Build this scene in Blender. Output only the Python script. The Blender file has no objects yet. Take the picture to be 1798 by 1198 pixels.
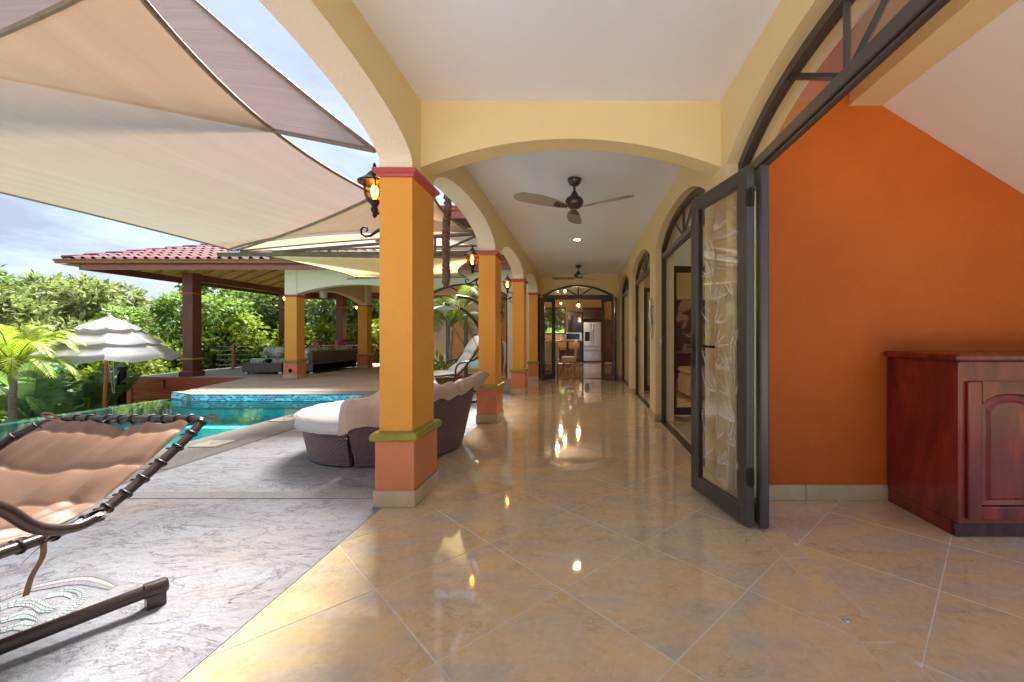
import bpy, math, random
import numpy as np
from mathutils import Vector, Matrix
R = math.radians
random.seed(7)
scene = bpy.context.scene
C = scene.collection

# ---------------------------------------------------------------- camera
CAMZ, F, VX, HY = 1.155, 730.0, 1021.5, 591.0      # read off the corridor's vanishing point and the 60 cm floor tiles
cd = bpy.data.cameras.new('camera'); cam = bpy.data.objects.new('camera', cd); C.objects.link(cam)
cam.location = (0, 0, CAMZ); cam.rotation_euler = (R(90), 0, 0)
cd.sensor_width = 36; cd.lens = F / 1798 * 36
cd.shift_x = -(VX - 899) / 1798; cd.shift_y = -(599 - HY) / 1798
cd.clip_start = 0.05; cd.clip_end = 2000
scene.camera = cam
# ---------------------------------------------------------------- sky, sun, exposure
SUN_EL, SUN_AZ = 53, 356            # azimuth clockwise from +Y: the sun stands high over the pool, so the sails shade the terrace
world = bpy.data.worlds.new('World'); scene.world = world; world.use_nodes = True
nt = world.node_tree; nt.nodes.clear()
N = nt.nodes.new; L = nt.links.new
wo = N('ShaderNodeOutputWorld'); bg = N('ShaderNodeBackground'); bg.inputs['Strength'].default_value = 0.05
sky = N('ShaderNodeTexSky'); sky.sky_type = 'NISHITA'; sky.sun_disc = False
sky.sun_elevation = R(SUN_EL); sky.sun_rotation = R(SUN_AZ); sky.air_density = 1.0; sky.dust_density = 1.2; sky.ozone_density = 1.5
tc = N('ShaderNodeTexCoord'); sp = N('ShaderNodeSeparateXYZ'); L(tc.outputs['Generated'], sp.inputs[0])
az = N('ShaderNodeMath'); az.operation = 'ABSOLUTE'; L(sp.outputs[2], az.inputs[0])
ad = N('ShaderNodeMath'); ad.operation = 'ADD'; ad.inputs[1].default_value = 0.22; L(az.outputs[0], ad.inputs[0])
dx = N('ShaderNodeMath'); dx.operation = 'DIVIDE'; L(sp.outputs[0], dx.inputs[0]); L(ad.outputs[0], dx.inputs[1])
dy = N('ShaderNodeMath'); dy.operation = 'DIVIDE'; L(sp.outputs[1], dy.inputs[0]); L(ad.outputs[0], dy.inputs[1])
cb = N('ShaderNodeCombineXYZ'); L(dx.outputs[0], cb.inputs[0]); L(dy.outputs[0], cb.inputs[1])
cn = N('ShaderNodeTexNoise'); cn.inputs['Scale'].default_value = 1.15; cn.inputs['Detail'].default_value = 9; cn.inputs['Roughness'].default_value = 0.62
cn.inputs['Distortion'].default_value = 0.6
L(cb.outputs[0], cn.inputs['Vector'])
cr = N('ShaderNodeValToRGB'); cr.color_ramp.elements[0].position = 0.30; cr.color_ramp.elements[1].position = 0.62; cr.color_ramp.elements[0].color = (.7,.7,.7,1)
L(cn.outputs['Fac'], cr.inputs[0])
cmx = N('ShaderNodeMix'); cmx.data_type = 'RGBA'
cmx.inputs['B'].default_value = (1.22, 1.38, 1.78, 1)
L(cr.outputs[0], cmx.inputs['Factor']); L(sky.outputs[0], cmx.inputs['A'])
L(cmx.outputs['Result'], bg.inputs['Color']); L(bg.outputs[0], wo.inputs[0])
sd = bpy.data.lights.new('sun', 'SUN'); sd.energy = 3.7; sd.angle = R(26); sd.color = (1.0, 0.975, 0.95)
so = bpy.data.objects.new('sun', sd); C.objects.link(so)
sdir = Vector((math.sin(R(SUN_AZ)) * math.cos(R(SUN_EL)), math.cos(R(SUN_AZ)) * math.cos(R(SUN_EL)), math.sin(R(SUN_EL))))
so.rotation_euler = sdir.to_track_quat('Z', 'Y').to_euler(); so.location = sdir * 60
vs = scene.view_settings
vs.view_transform = 'Standard'; vs.look = 'None'; vs.gamma = 1.0; vs.use_curve_mapping = False
vs.exposure = 3.28
cy = scene.cycles
cy.use_denoising = True; cy.max_bounces = 14; cy.diffuse_bounces = 8; cy.glossy_bounces = 6; cy.transparent_max_bounces = 24
cy.transmission_bounces = 8; cy.caustics_reflective = False; cy.caustics_refractive = False; cy.sample_clamp_indirect = 8

# ---------------------------------------------------------------- helpers
def P(px, py, D):                       # a photo pixel at a depth D taken from what the thing touches
    return Vector(((px - VX) / F * D, D, CAMZ - (py - HY) / F * D))
def G(px, py, z=0.0):                   # a photo pixel on a level surface
    return P(px, py, (CAMZ - z) * F / (py - HY))

def lerp(a, b, t): return a + (b - a) * t

class MB:
    def __init__(s): s.v = []; s.f = []; s.m = []
    def add(s, verts, faces, m=0):
        o = len(s.v); s.v += [tuple(p) for p in verts]
        s.f += [tuple(i + o for i in f) for f in faces]; s.m += [m] * len(faces); return s
    def box(s, x0, x1, y0, y1, z0, z1, m=0):
        return s.add([(x0,y0,z0),(x1,y0,z0),(x1,y1,z0),(x0,y1,z0),(x0,y0,z1),(x1,y0,z1),(x1,y1,z1),(x0,y1,z1)],
              [(0,3,2,1),(4,5,6,7),(0,1,5,4),(1,2,6,5),(2,3,7,6),(3,0,4,7)], m)
    def loft(s, rings, closed=True, cap=True, m=0):
        n = len(rings[0]); vs_ = [p for r in rings for p in r]; fs = []
        for i in range(len(rings) - 1):
            for j in range(n if closed else n - 1):
                a = i*n + j; b = i*n + (j+1) % n
                fs.append((a, b, b + n, a + n))
        if cap and closed:
            fs.append(tuple(range(n - 1, -1, -1))); k = (len(rings) - 1) * n; fs.append(tuple(k + j for j in range(n)))
        return s.add(vs_, fs, m)
    def rbox(s, x0, x1, y0, y1, z0, z1, c=0.01, m=0):
        if x1 < x0: x0, x1 = x1, x0
        if y1 < y0: y0, y1 = y1, y0
        c = min(c, (x1-x0)*.45, (y1-y0)*.45, (z1-z0)*.45)
        def ring(o, z):
            a, b, d, e = x0 + o, x1 - o, y0 + o, y1 - o
            return [(a+c,d,z),(b-c,d,z),(b,d+c,z),(b,e-c,z),(b-c,e,z),(a+c,e,z),(a,e-c,z),(a,d+c,z)]
        return s.loft([ring(c*.9, z0), ring(0, z0 + c), ring(0, z1 - c), ring(c*.9, z1)], m=m)
    def rect_loft(s, cx, cy_, hx, hy, prof, m=0):          # prof: (outset, z)
        return s.loft([[(cx-hx-o,cy_-hy-o,z),(cx+hx+o,cy_-hy-o,z),(cx+hx+o,cy_+hy+o,z),(cx-hx-o,cy_+hy+o,z)] for o, z in prof], m=m)
    def tube(s, path, r, n=8, m=0, cap=True):
        path = [Vector(p) for p in path]; k = len(path); rr = r if isinstance(r, (list, tuple)) else [r] * k
        rings = []; up = None
        for i, p in enumerate(path):
            t = (path[min(i+1, k-1)] - path[max(i-1, 0)]).normalized()
            if up is None:
                up = Vector((0,0,1)) if abs(t.z) < .9 else Vector((1,0,0))
            a = t.cross(up).normalized(); up = a.cross(t).normalized()
            rings.append([p + (a*math.cos(2*math.pi*j/n) + up*math.sin(2*math.pi*j/n)) * rr[i] for j in range(n)])
        return s.loft(rings, cap=cap, m=m)
    def lathe(s, prof, c=(0,0,0), n=16, m=0, cap=True):
        return s.loft([[(c[0]+r*math.cos(2*math.pi*j/n), c[1]+r*math.sin(2*math.pi*j/n), c[2]+z) for j in range(n)] for r, z in prof], cap=cap, m=m)
    def prism(s, poly, z0, z1, m=0):
        return s.loft([[(x,y,z0) for x, y in poly], [(x,y,z1) for x, y in poly]], m=m)
    def grid(s, fn, nu, nv, m=0, closed_u=False):
        vs_ = [fn(i/(nu-1) if not closed_u else i/nu, j/(nv-1)) for i in range(nu) for j in range(nv)]
        fs = []
        for i in range(nu if closed_u else nu - 1):
            for j in range(nv - 1):
                a = i*nv + j; b = ((i+1) % nu)*nv + j
                fs.append((a, b, b+1, a+1))
        return s.add(vs_, fs, m)
    def mesh(s, name, mats, smooth=False):
        me = bpy.data.meshes.new(name); me.from_pydata(s.v, [], s.f)
        for mt in (mats if isinstance(mats, (list, tuple)) else [mats]): me.materials.append(mt)
        if any(s.m): me.polygons.foreach_set('material_index', s.m)
        if smooth:
            me.polygons.foreach_set('use_smooth', [True]*len(s.f))
            if smooth != 'all': me.set_sharp_from_angle(angle=R(38))
        me.update(); return me
    def build(s, name, mats, parent=None, smooth=False, loc=(0,0,0)):
        return link(name, s.mesh(name, mats, smooth), parent, loc)

WL = {}
def link(name, data, parent=None, loc=(0,0,0), rot=None):
    o = bpy.data.objects.new(name, data); C.objects.link(o)
    loc = Vector(loc); WL[o.name] = loc.copy()
    if parent is not None:
        o.parent = parent; o.location = loc - WL[parent.name]
    else: o.location = loc
    if rot: o.rotation_euler = rot
    return o
def tag(o, label, cat, group=None):
    o['label'] = label; o['category'] = cat
    if group: o['group'] = group
    return o
def thing(name, label, cat, loc=(0,0,0), group=None):
    return tag(link(name, None, None, loc), label, cat, group)
def struct(o): o['kind'] = 'structure'; return o
def copy_tree(o, parent=None):
    c = o.copy(); C.objects.link(c); c.parent = parent
    for ch in o.children: copy_tree(ch, c)
    return c
def place(o, loc, rz=0, s=1.0):
    o.location = loc; o.rotation_euler = (0, 0, rz); o.scale = (s, s, s); return o

# ---------------------------------------------------------------- materials
def newmat(name):
    m = bpy.data.materials.new(name); m.use_nodes = True; t = m.node_tree; t.nodes.clear()
    out = t.nodes.new('ShaderNodeOutputMaterial'); return m, t, out
def nd(t, kind, **kw):
    n = t.nodes.new(kind)
    for k, v in kw.items():
        if k in n.inputs: n.inputs[k].default_value = v
        else: setattr(n, k, v)
    return n
def coords(t, scale=(1,1,1), obj_random=False, rot=(0,0,0), kind='Object'):
    c = nd(t, 'ShaderNodeTexCoord'); mp = nd(t, 'ShaderNodeMapping'); mp.inputs['Scale'].default_value = scale; mp.inputs['Rotation'].default_value = rot
    t.links.new(c.outputs[kind], mp.inputs[0])
    if obj_random:
        oi = nd(t, 'ShaderNodeObjectInfo'); ml = nd(t, 'ShaderNodeVectorMath', operation='SCALE'); ml.inputs[0].default_value = (37, 53, 71)
        t.links.new(oi.outputs['Random'], ml.inputs['Scale']); t.links.new(ml.outputs[0], mp.inputs['Location'])
    return mp.outputs[0]
def mixc(t, fac, a, b, blend='MIX'):
    m = nd(t, 'ShaderNodeMix', data_type='RGBA', blend_type=blend)
    for k, v in (('Factor', fac), ('A', a), ('B', b)):
        if isinstance(v, bpy.types.NodeSocket): t.links.new(v, m.inputs[k])
        elif isinstance(v, (int, float)): m.inputs[k].default_value = v
        else: m.inputs[k].default_value = (*v, 1) if len(v) == 3 else v
    return m.outputs['Result']
def ramp(t, src, p0, p1, c0=(0,0,0,1), c1=(1,1,1,1)):
    r = nd(t, 'ShaderNodeValToRGB'); e = r.color_ramp.elements
    e[0].position = p0; e[1].position = p1; e[0].color = c0; e[1].color = c1
    t.links.new(src, r.inputs[0]); return r.outputs[0]
def noise(t, vec, scale, detail=5, rough=.55, dist=0):
    n = nd(t, 'ShaderNodeTexNoise', Scale=scale, Detail=detail, Roughness=rough, Distortion=dist)
    t.links.new(vec, n.inputs['Vector']); return n.outputs['Fac']
def principled(t, out, color, rough=.5, metal=0, spec=.5, **kw):
    b = nd(t, 'ShaderNodeBsdfPrincipled', Metallic=metal)
    b.inputs['Specular IOR Level'].default_value = spec
    for k, v in (('Base Color', color), ('Roughness', rough)):
        if isinstance(v, bpy.types.NodeSocket): t.links.new(v, b.inputs[k])
        elif isinstance(v, (int, float)): b.inputs[k].default_value = v
        else: b.inputs[k].default_value = (*v, 1)
    for k, v in kw.items(): b.inputs[k].default_value = v
    t.links.new(b.outputs[0], out.inputs[0]); return b
def bump(t, b, h, strength=.3, dist=.01):
    n = nd(t, 'ShaderNodeBump', Strength=strength, Distance=dist)
    t.links.new(h, n.inputs['Height']); t.links.new(n.outputs[0], b.inputs['Normal'])
def M(name, col, col2=None, scale=3, rough=.6, metal=0, spec=.4, bs=40, bstr=.15, bd=.004, stretch=(1,1,1), rand=False, **kw):
    m, t, out = newmat(name); v = coords(t, stretch, rand)
    col2 = col2 or tuple(c*.82 for c in col)
    n = noise(t, v, scale, 6, .6); c = mixc(t, ramp(t, n, .35, .68), col, col2)
    b = principled(t, out, c, rough, metal, spec, **kw)
    if bstr: bump(t, b, noise(t, v, bs, 4, .6), bstr, bd)
    return m
def wood(name, c1, c2, rough=.35, axis=(8,8,.6), spec=.5, scale=3, coat=0.0):
    m, t, out = newmat(name); v = coords(t, axis, True)
    n = noise(t, v, scale, 8, .65, 1.2); c = mixc(t, ramp(t, n, .32, .68), c1, c2)
    n2 = noise(t, v, scale*6, 4); c = mixc(t, ramp(t, n2, .45, .8, (0,0,0,1), (.5,.5,.5,1)), c, tuple(x*.45 for x in c1))
    b = principled(t, out, c, rough, 0, spec); b.inputs['Coat Weight'].default_value = coat; b.inputs['Coat Roughness'].default_value = .12
    bump(t, b, n, .15, .003); return m

def stucco(name, col, col2=None, strength=.35):
    m, t, out = newmat(name); v = coords(t)
    n = noise(t, v, 1.1, 4, .6); c = mixc(t, ramp(t, n, .3, .72), col, col2 or tuple(x*.9 for x in col))
    n3 = noise(t, v, 14, 5, .7); c = mixc(t, ramp(t, n3, .62, .85, (0,0,0,1), (.16,.16,.16,1)), c, tuple(x*.6 for x in col))
    b = principled(t, out, c, .62, 0, .3)
    bump(t, b, noise(t, v, 60, 5, .62), strength, .014); return m

MAT = {}
MAT['yellow'] = stucco('yellow stucco', (.78,.62,.35), (.74,.57,.30), .2)
MAT['cream'] = stucco('cream stucco', (.82,.71,.55), (.78,.67,.51), .3)
MAT['orange'] = stucco('orange stucco', (.83,.37,.06), (.77,.32,.045), .5)
MAT['dado'] = stucco('terracotta stucco', (.66,.24,.10), (.60,.21,.085), .45)
MAT['orange_in'] = stucco('burnt orange paint', (.54,.118,.008), (.44,.09,.007), .3)
MAT['ceil'] = stucco('white ceiling plaster', (.82,.84,.91), (.80,.82,.89), .12)
MAT['tan_in'] = stucco('tan interior paint', (.66,.50,.28), (.62,.46,.25), .12)
MAT['stair'] = stucco('pale plaster', (.88,.84,.81), (.86,.81,.78), .12)
MAT['olive'] = M('olive glazed rail', (.33,.28,.035), (.26,.22,.03), 5, .28, bstr=.08)
MAT['red_cap'] = M('red painted cap', (.50,.085,.08), (.43,.07,.07), 4, .3, bstr=.08)
MAT['bronze'] = M('dark bronze aluminium', (.062,.050,.044), (.052,.043,.04), 3, .32, .0, .55, bstr=.03)
MAT['black'] = M('black rubber', (.015,.015,.017), None, 4, .45, bstr=.05)
MAT['iron'] = M('black wrought iron', (.018,.016,.015), (.026,.022,.019), 12, .6, 0, .25, bstr=.2)
MAT['steel'] = M('brushed steel', (.62,.62,.63), (.55,.55,.57), 2, .22, 1.0, bs=20, bstr=.05, stretch=(1,1,20))
MAT['zinc'] = M('greenish steel truss', (.12,.10,.06), (.09,.075,.045), 6, .7, 0, bstr=.15)
MAT['fanbody'] = M('dark bronze fan metal', (.085,.07,.065), (.07,.06,.055), 6, .28, .6, bstr=.05)
MAT['blade'] = M('smoked acrylic blade', (.34,.30,.26), (.30,.26,.22), 3, .12, 0, .6, bstr=0)
MAT['white'] = M('white enamel', (.8,.8,.79), None, 3, .35, bstr=.04)
MAT['grout'] = M('grout', (.74,.68,.60), (.60,.53,.45), 6, .8, bstr=.2)
MAT['base'] = M('base tile', (.56,.43,.25), (.44,.34,.2), 4, .6, rand=True, bstr=.1)
MAT['agg'] = M('exposed aggregate', (.33,.31,.30), (.16,.15,.15), 140, .8, bs=140, bstr=.6, bd=.004)
MAT['cope'] = M('pool coping aggregate', (.22,.20,.17), (.13,.118,.10), 90, .75, bs=90, bstr=.5, bd=.004)
MAT['plastic'] = M('ivory plastic lid', (.46,.40,.30), None, 8, .5, bstr=.1)
MAT['cherry'] = wood('cherry wood varnish', (.30,.030,.022), (.085,.008,.012), .25, (1.6,1.6,.45), .5, 2.6, .3)
MAT['cherry_dark'] = wood('dark cherry', (.085,.014,.018), (.04,.008,.012), .25, (3,3,.6), .5, 3, .3)
MAT['postwood'] = wood('dark red hardwood', (.21,.05,.032), (.11,.028,.02), .35, (9,9,.7))
MAT['plank'] = wood('red hardwood plank', (.56,.12,.04), (.28,.05,.018), .3, (.5,7,7), .5, 3)
MAT['plankpost'] = wood('orange hardwood post', (.55,.20,.06), (.42,.14,.04), .35, (9,9,.7))
MAT['deck'] = wood('weathered deck board', (.46,.41,.37), (.36,.31,.28), .6, (7,.5,7))
MAT['bamboo'] = wood('bamboo rafter', (.66,.38,.14), (.5,.26,.08), .45, (6,.8,6))
MAT['mat_ceiling'] = M('woven cane ceiling', (.72,.52,.28), (.56,.37,.17), 14, .7, stretch=(1,8,1), bs=60, bstr=.5)
MAT['rattan'] = wood('rattan cane', (.42,.16,.06), (.3,.1,.04), .4, (6,6,1))
MAT['canvas'] = M('off white canvas', (.64,.61,.58), (.57,.54,.51), 3, .85, spec=.15, bs=10, bstr=.25, bd=.02)
MAT['cover'] = M('tan weatherproof cover', (.58,.43,.33), (.48,.35,.265), 3, .6, spec=.3, bs=7, bstr=.5, bd=.03)
MAT['greycush'] = M('pale grey sling cushion', (.60,.58,.60), (.54,.52,.54), 4, .8, spec=.2, bs=14, bstr=.3, bd=.01)
MAT['brown_cloth'] = M('brown quilted polyester', (.23,.125,.07), (.19,.102,.056), 5, .5, spec=.35, bs=30, bstr=.15, bd=.004)
MAT['tube'] = M('dark brown powder coated tube', (.05,.032,.026), (.04,.026,.022), 8, .28, .1, .6, bstr=.04)
MAT['wicker'] = M('dark brown resin wicker', (.19,.095,.078), (.10,.05,.044), 45, .38, spec=.55, stretch=(1,1,2), bstr=.2)
MAT['wicker_dark'] = M('charcoal resin wicker', (.13,.10,.09), (.09,.07,.065), 40, .45, bs=120, bstr=.4)
MAT['slip'] = M('white slipcover linen', (.74,.70,.66), (.68,.63,.58), 5, .85, bs=12, bstr=.2, bd=.01)
MAT['bark'] = M('palm bark', (.34,.29,.24), (.20,.16,.13), 9, .85, bs=14, bstr=.6, bd=.02, stretch=(1,1,4))
MAT['vine'] = M('rough brown bark rope', (.22,.13,.10), (.10,.055,.04), 22, .85, bs=50, bstr=.9, bd=.02)
MAT['soil'] = M('garden soil', (.10,.075,.05), (.06,.05,.03), 2, .95, bs=8, bstr=.8, bd=.05)
MAT['ground'] = M('hillside ground cover', (.065,.10,.03), (.09,.085,.045), .6, .95, bs=3, bstr=.8, bd=.1)
MAT['conc'] = M('retaining concrete', (.34,.31,.28), (.26,.24,.22), 2, .85, bs=30, bstr=.3)
MAT['gutter'] = M('copper brown gutter', (.36,.14,.085), (.31,.115,.07), 2, .35, bstr=.03)
MAT['fascia'] = M('red brown fascia', (.38,.13,.115), (.30,.10,.09), 5, .5, bstr=.1)
MAT['soffit'] = M('dark soffit boards', (.10,.055,.04), (.07,.04,.03), 6, .6, stretch=(6,1,1))
MAT['hibs'] = M('burgundy leather', (.09,.012,.016), None, 6, .4)
MAT['leather'] = M('tan leather', (.58,.40,.22), (.52,.35,.18), 5, .45, bs=60, bstr=.2)
MAT['goldgreen'] = M('patinated brass', (.36,.33,.12), (.14,.26,.16), 30, .35, .8, bs=60, bstr=.3)
MAT['silver'] = M('silvered metal', (.6,.55,.42), (.3,.42,.4), 26, .25, .9, bs=60, bstr=.3)
MAT['redband'] = M('orange red band', (.55,.10,.04), None, 5, .4)
MAT['yelband'] = M('yellow band', (.55,.34,.03), None, 5, .4)
MAT['pot'] = M('terracotta pot', (.36,.13,.07), (.28,.10,.05), 6, .7)
MAT['rope'] = M('cotton cord', (.6,.55,.4), None, 20, .9)
MAT['flower'] = M('coral red petals', (.62,.07,.05), (.70,.16,.07), 8, .6)

def tile_mat():
    m, t, out = newmat('slate porcelain tile'); v = coords(t, (1,1,1), True)
    vs_ = coords(t, (1.1,2.6,1), True, (0,0,.5))
    n1 = noise(t, vs_, 1.5, 6, .58, .8); n2 = noise(t, v, 3.0, 8, .62, .4); n3 = noise(t, v, 30, 7, .72)
    c = mixc(t, ramp(t, n1, .38, .60), (.74,.51,.255), (.53,.46,.36))
    c = mixc(t, ramp(t, n2, .46, .72, (0,0,0,1), (.75,.75,.75,1)), c, (.66,.43,.19))
    c = mixc(t, ramp(t, n3, .42, .70, (0,0,0,1), (.6,.6,.6,1)), c, (.76,.62,.42))
    c = mixc(t, ramp(t, noise(t, v, 11, 9, .72, .4), .54, .68, (0,0,0,1), (.3,.3,.3,1)), c, (.42,.29,.16))
    vn = nd(t, 'ShaderNodeTexNoise', Scale=1.1, Detail=8, Roughness=.6, Distortion=1.2); t.links.new(vs_, vn.inputs['Vector'])
    ab = nd(t, 'ShaderNodeMath', operation='SUBTRACT'); ab.inputs[1].default_value = .5; t.links.new(vn.outputs['Fac'], ab.inputs[0])
    aa = nd(t, 'ShaderNodeMath', operation='ABSOLUTE'); t.links.new(ab.outputs[0], aa.inputs[0])
    gate = ramp(t, n2, .44, .56); vein = ramp(t, aa.outputs[0], 0, .009, (.4,.4,.4,1), (0,0,0,1))
    gm = nd(t, 'ShaderNodeMath', operation='MULTIPLY'); t.links.new(gate, gm.inputs[0]); t.links.new(vein, gm.inputs[1])
    c = mixc(t, gm.outputs[0], c, (.26,.18,.11))
    rg = ramp(t, n2, .2, .9, (.03,.03,.03,1), (.10,.10,.10,1))
    b = principled(t, out, c, rg, 0, .6)
    b.inputs['Coat Weight'].default_value = .5; b.inputs['Coat Roughness'].default_value = .04
    wv = noise(t, v, 3.0, 2); bump(t, b, wv, .045, .02); return m
MAT['tile'] = tile_mat()

def stone_mat(name, c1, c2, c3, dark):
    m, t, out = newmat(name); v = coords(t, (1,2.0,1), False, (0,0,R(-36))); v2 = coords(t)
    n1 = noise(t, v, .9, 9, .6, .5); n2 = noise(t, v, 1.5, 12, .66, .6); n3 = noise(t, v2, 55, 8, .75); n4 = noise(t, v2, .7, 5, .6, .5); n5 = noise(t, v, 9, 8, .7, .3)
    # terraced slate layers: quantised noise gives the stepped cleft edges
    st = nd(t, 'ShaderNodeMath', operation='MULTIPLY'); st.inputs[1].default_value = 9; t.links.new(n2, st.inputs[0])
    fl_ = nd(t, 'ShaderNodeMath', operation='FLOOR'); t.links.new(st.outputs[0], fl_.inputs[0])
    fr_ = nd(t, 'ShaderNodeMath', operation='FRACT'); t.links.new(st.outputs[0], fr_.inputs[0])
    edge = ramp(t, fr_.outputs[0], 0, .20, (1,1,1,1), (0,0,0,1)); gate = ramp(t, n4, .40, .62); 
    em = nd(t, 'ShaderNodeMath', operation='MULTIPLY'); t.links.new(edge, em.inputs[0]); t.links.new(ramp(t, noise(t, v, 3.3, 4, .6), .40, .60), em.inputs[1])
    nb = noise(t, v, 4.2, 12, .68, .5); sb = nd(t, 'ShaderNodeMath', operation='MULTIPLY'); sb.inputs[1].default_value = 6; t.links.new(nb, sb.inputs[0])
    fb = nd(t, 'ShaderNodeMath', operation='FRACT'); t.links.new(sb.outputs[0], fb.inputs[0]); flb = nd(t, 'ShaderNodeMath', operation='FLOOR'); t.links.new(sb.outputs[0], flb.inputs[0])
    e2 = nd(t, 'ShaderNodeMath', operation='MULTIPLY'); t.links.new(ramp(t, fb.outputs[0], 0, .16, (.7,.7,.7,1), (0,0,0,1)), e2.inputs[0]); t.links.new(ramp(t, n1, .45, .62), e2.inputs[1])
    c = mixc(t, ramp(t, n1, .36, .64), c1, c2); c = mixc(t, gate, c, c3); c = mixc(t, e2.outputs[0], c, tuple(.6*x+.4*y for x, y in zip(dark, c2)))
    c = mixc(t, em.outputs[0], c, dark)
    c = mixc(t, ramp(t, n5, .52, .66, (0,0,0,1), (.6,.6,.6,1)), c, tuple(.5*x+.5*y for x, y in zip(c1, dark)))
    c = mixc(t, ramp(t, n3, .58, .74, (0,0,0,1), (.5,.5,.5,1)), c, tuple(x*.5 for x in c1))
    b = principled(t, out, c, .6, 0, .3)
    hh = nd(t, 'ShaderNodeMath', operation='DIVIDE'); hh.inputs[1].default_value = 9; t.links.new(fl_.outputs[0], hh.inputs[0])
    hb = nd(t, 'ShaderNodeMath', operation='DIVIDE'); hb.inputs[1].default_value = 6; t.links.new(flb.outputs[0], hb.inputs[0])
    h = mixc(t, .35, hh.outputs[0], n2); h = mixc(t, .22, h, hb.outputs[0]); h = mixc(t, .14, h, n3); h = mixc(t, .15, h, n5); bump(t, b, h, 1.0, .06); return m
MAT['stone'] = stone_mat('stamped slate concrete', (.37,.365,.39), (.33,.28,.25), (.35,.36,.405), (.11,.08,.07))
MAT['stone_far'] = stone_mat('stamped tan concrete', (.58,.45,.31), (.48,.35,.24), (.56,.46,.36), (.28,.19,.12))

def leaf_mat(name, c1, c2, trans=.28, rough=.6):
    m, t, out = newmat(name); g = nd(t, 'ShaderNodeNewGeometry')
    c = mixc(t, g.outputs['Random Per Island'], c1, c2)
    b = nd(t, 'ShaderNodeBsdfPrincipled', Roughness=rough); b.inputs['Specular IOR Level'].default_value = .25; t.links.new(c, b.inputs['Base Color'])
    tr = nd(t, 'ShaderNodeBsdfTranslucent'); c3 = mixc(t, .35, c, (.30,.46,.05)); t.links.new(c3, tr.inputs['Color'])
    mx = nd(t, 'ShaderNodeMixShader', Fac=trans); t.links.new(b.outputs[0], mx.inputs[1]); t.links.new(tr.outputs[0], mx.inputs[2])
    t.links.new(mx.outputs[0], out.inputs[0]); return m
MAT['leaf_dark'] = leaf_mat('dark tree leaves', (.05,.10,.025), (.14,.20,.06))
MAT['leaf_mid'] = leaf_mat('mid green leaves', (.075,.16,.025), (.19,.28,.06))
MAT['leaf_lime'] = leaf_mat('lime shrub leaves', (.13,.21,.012), (.36,.40,.03))
MAT['leaf_olive'] = leaf_mat('olive tree leaves', (.09,.13,.04), (.24,.24,.10))
MAT['palm'] = leaf_mat('palm leaflets', (.14,.24,.012), (.42,.44,.03))
MAT['palm_dark'] = leaf_mat('areca leaflets', (.07,.15,.02), (.26,.26,.04))
MAT['banana'] = leaf_mat('banana leaf', (.10,.21,.08), (.16,.28,.11), .3, .5)

def schlick(t, f0):
    lw = nd(t, 'ShaderNodeLayerWeight', Blend=.5); pw = nd(t, 'ShaderNodeMath', operation='POWER'); pw.inputs[1].default_value = 5; t.links.new(lw.outputs['Facing'], pw.inputs[0])
    ma = nd(t, 'ShaderNodeMath', operation='MULTIPLY_ADD'); ma.inputs[1].default_value = 1-f0; ma.inputs[2].default_value = f0; t.links.new(pw.outputs[0], ma.inputs[0]); return ma.outputs[0]
def glass_mat(name, tint=(.93,.94,.93), f0=.04, rough=0.0):
    m, t, out = newmat(name)
    tr = nd(t, 'ShaderNodeBsdfTransparent'); tr.inputs[0].default_value = (*tint, 1)
    gl = nd(t, 'ShaderNodeBsdfGlossy', Roughness=rough); mx = nd(t, 'ShaderNodeMixShader')
    t.links.new(schlick(t, f0), mx.inputs[0]); t.links.new(tr.outputs[0], mx.inputs[1]); t.links.new(gl.outputs[0], mx.inputs[2])
    t.links.new(mx.outputs[0], out.inputs[0]); return m
MAT['glass'] = glass_mat('window glass', (.95,.94,.92), .06)
MAT['amber'] = glass_mat('amber lantern glass', (1.0,.62,.2), .03)
MAT['clear'] = glass_mat('clear globe glass', (1.0,.9,.7), .03)
def water_mat():
    m, t, out = newmat('pool water'); v = coords(t)
    fr = nd(t, 'ShaderNodeFresnel', IOR=1.33); tr = nd(t, 'ShaderNodeBsdfTransparent'); tr.inputs[0].default_value = (.74,.97,.95,1)
    gl = nd(t, 'ShaderNodeBsdfGlossy', Roughness=.01); mx = nd(t, 'ShaderNodeMixShader')
    bm_ = nd(t, 'ShaderNodeBump', Strength=.05, Distance=.05); t.links.new(noise(t, v, 3.2, 3), bm_.inputs['Height'])
    t.links.new(bm_.outputs[0], fr.inputs['Normal']); t.links.new(bm_.outputs[0], gl.inputs['Normal'])
    t.links.new(fr.outputs[0], mx.inputs[0]); t.links.new(tr.outputs[0], mx.inputs[1]); t.links.new(gl.outputs[0], mx.inputs[2])
    t.links.new(mx.outputs[0], out.inputs[0]); return m
MAT['water'] = water_mat()
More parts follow.
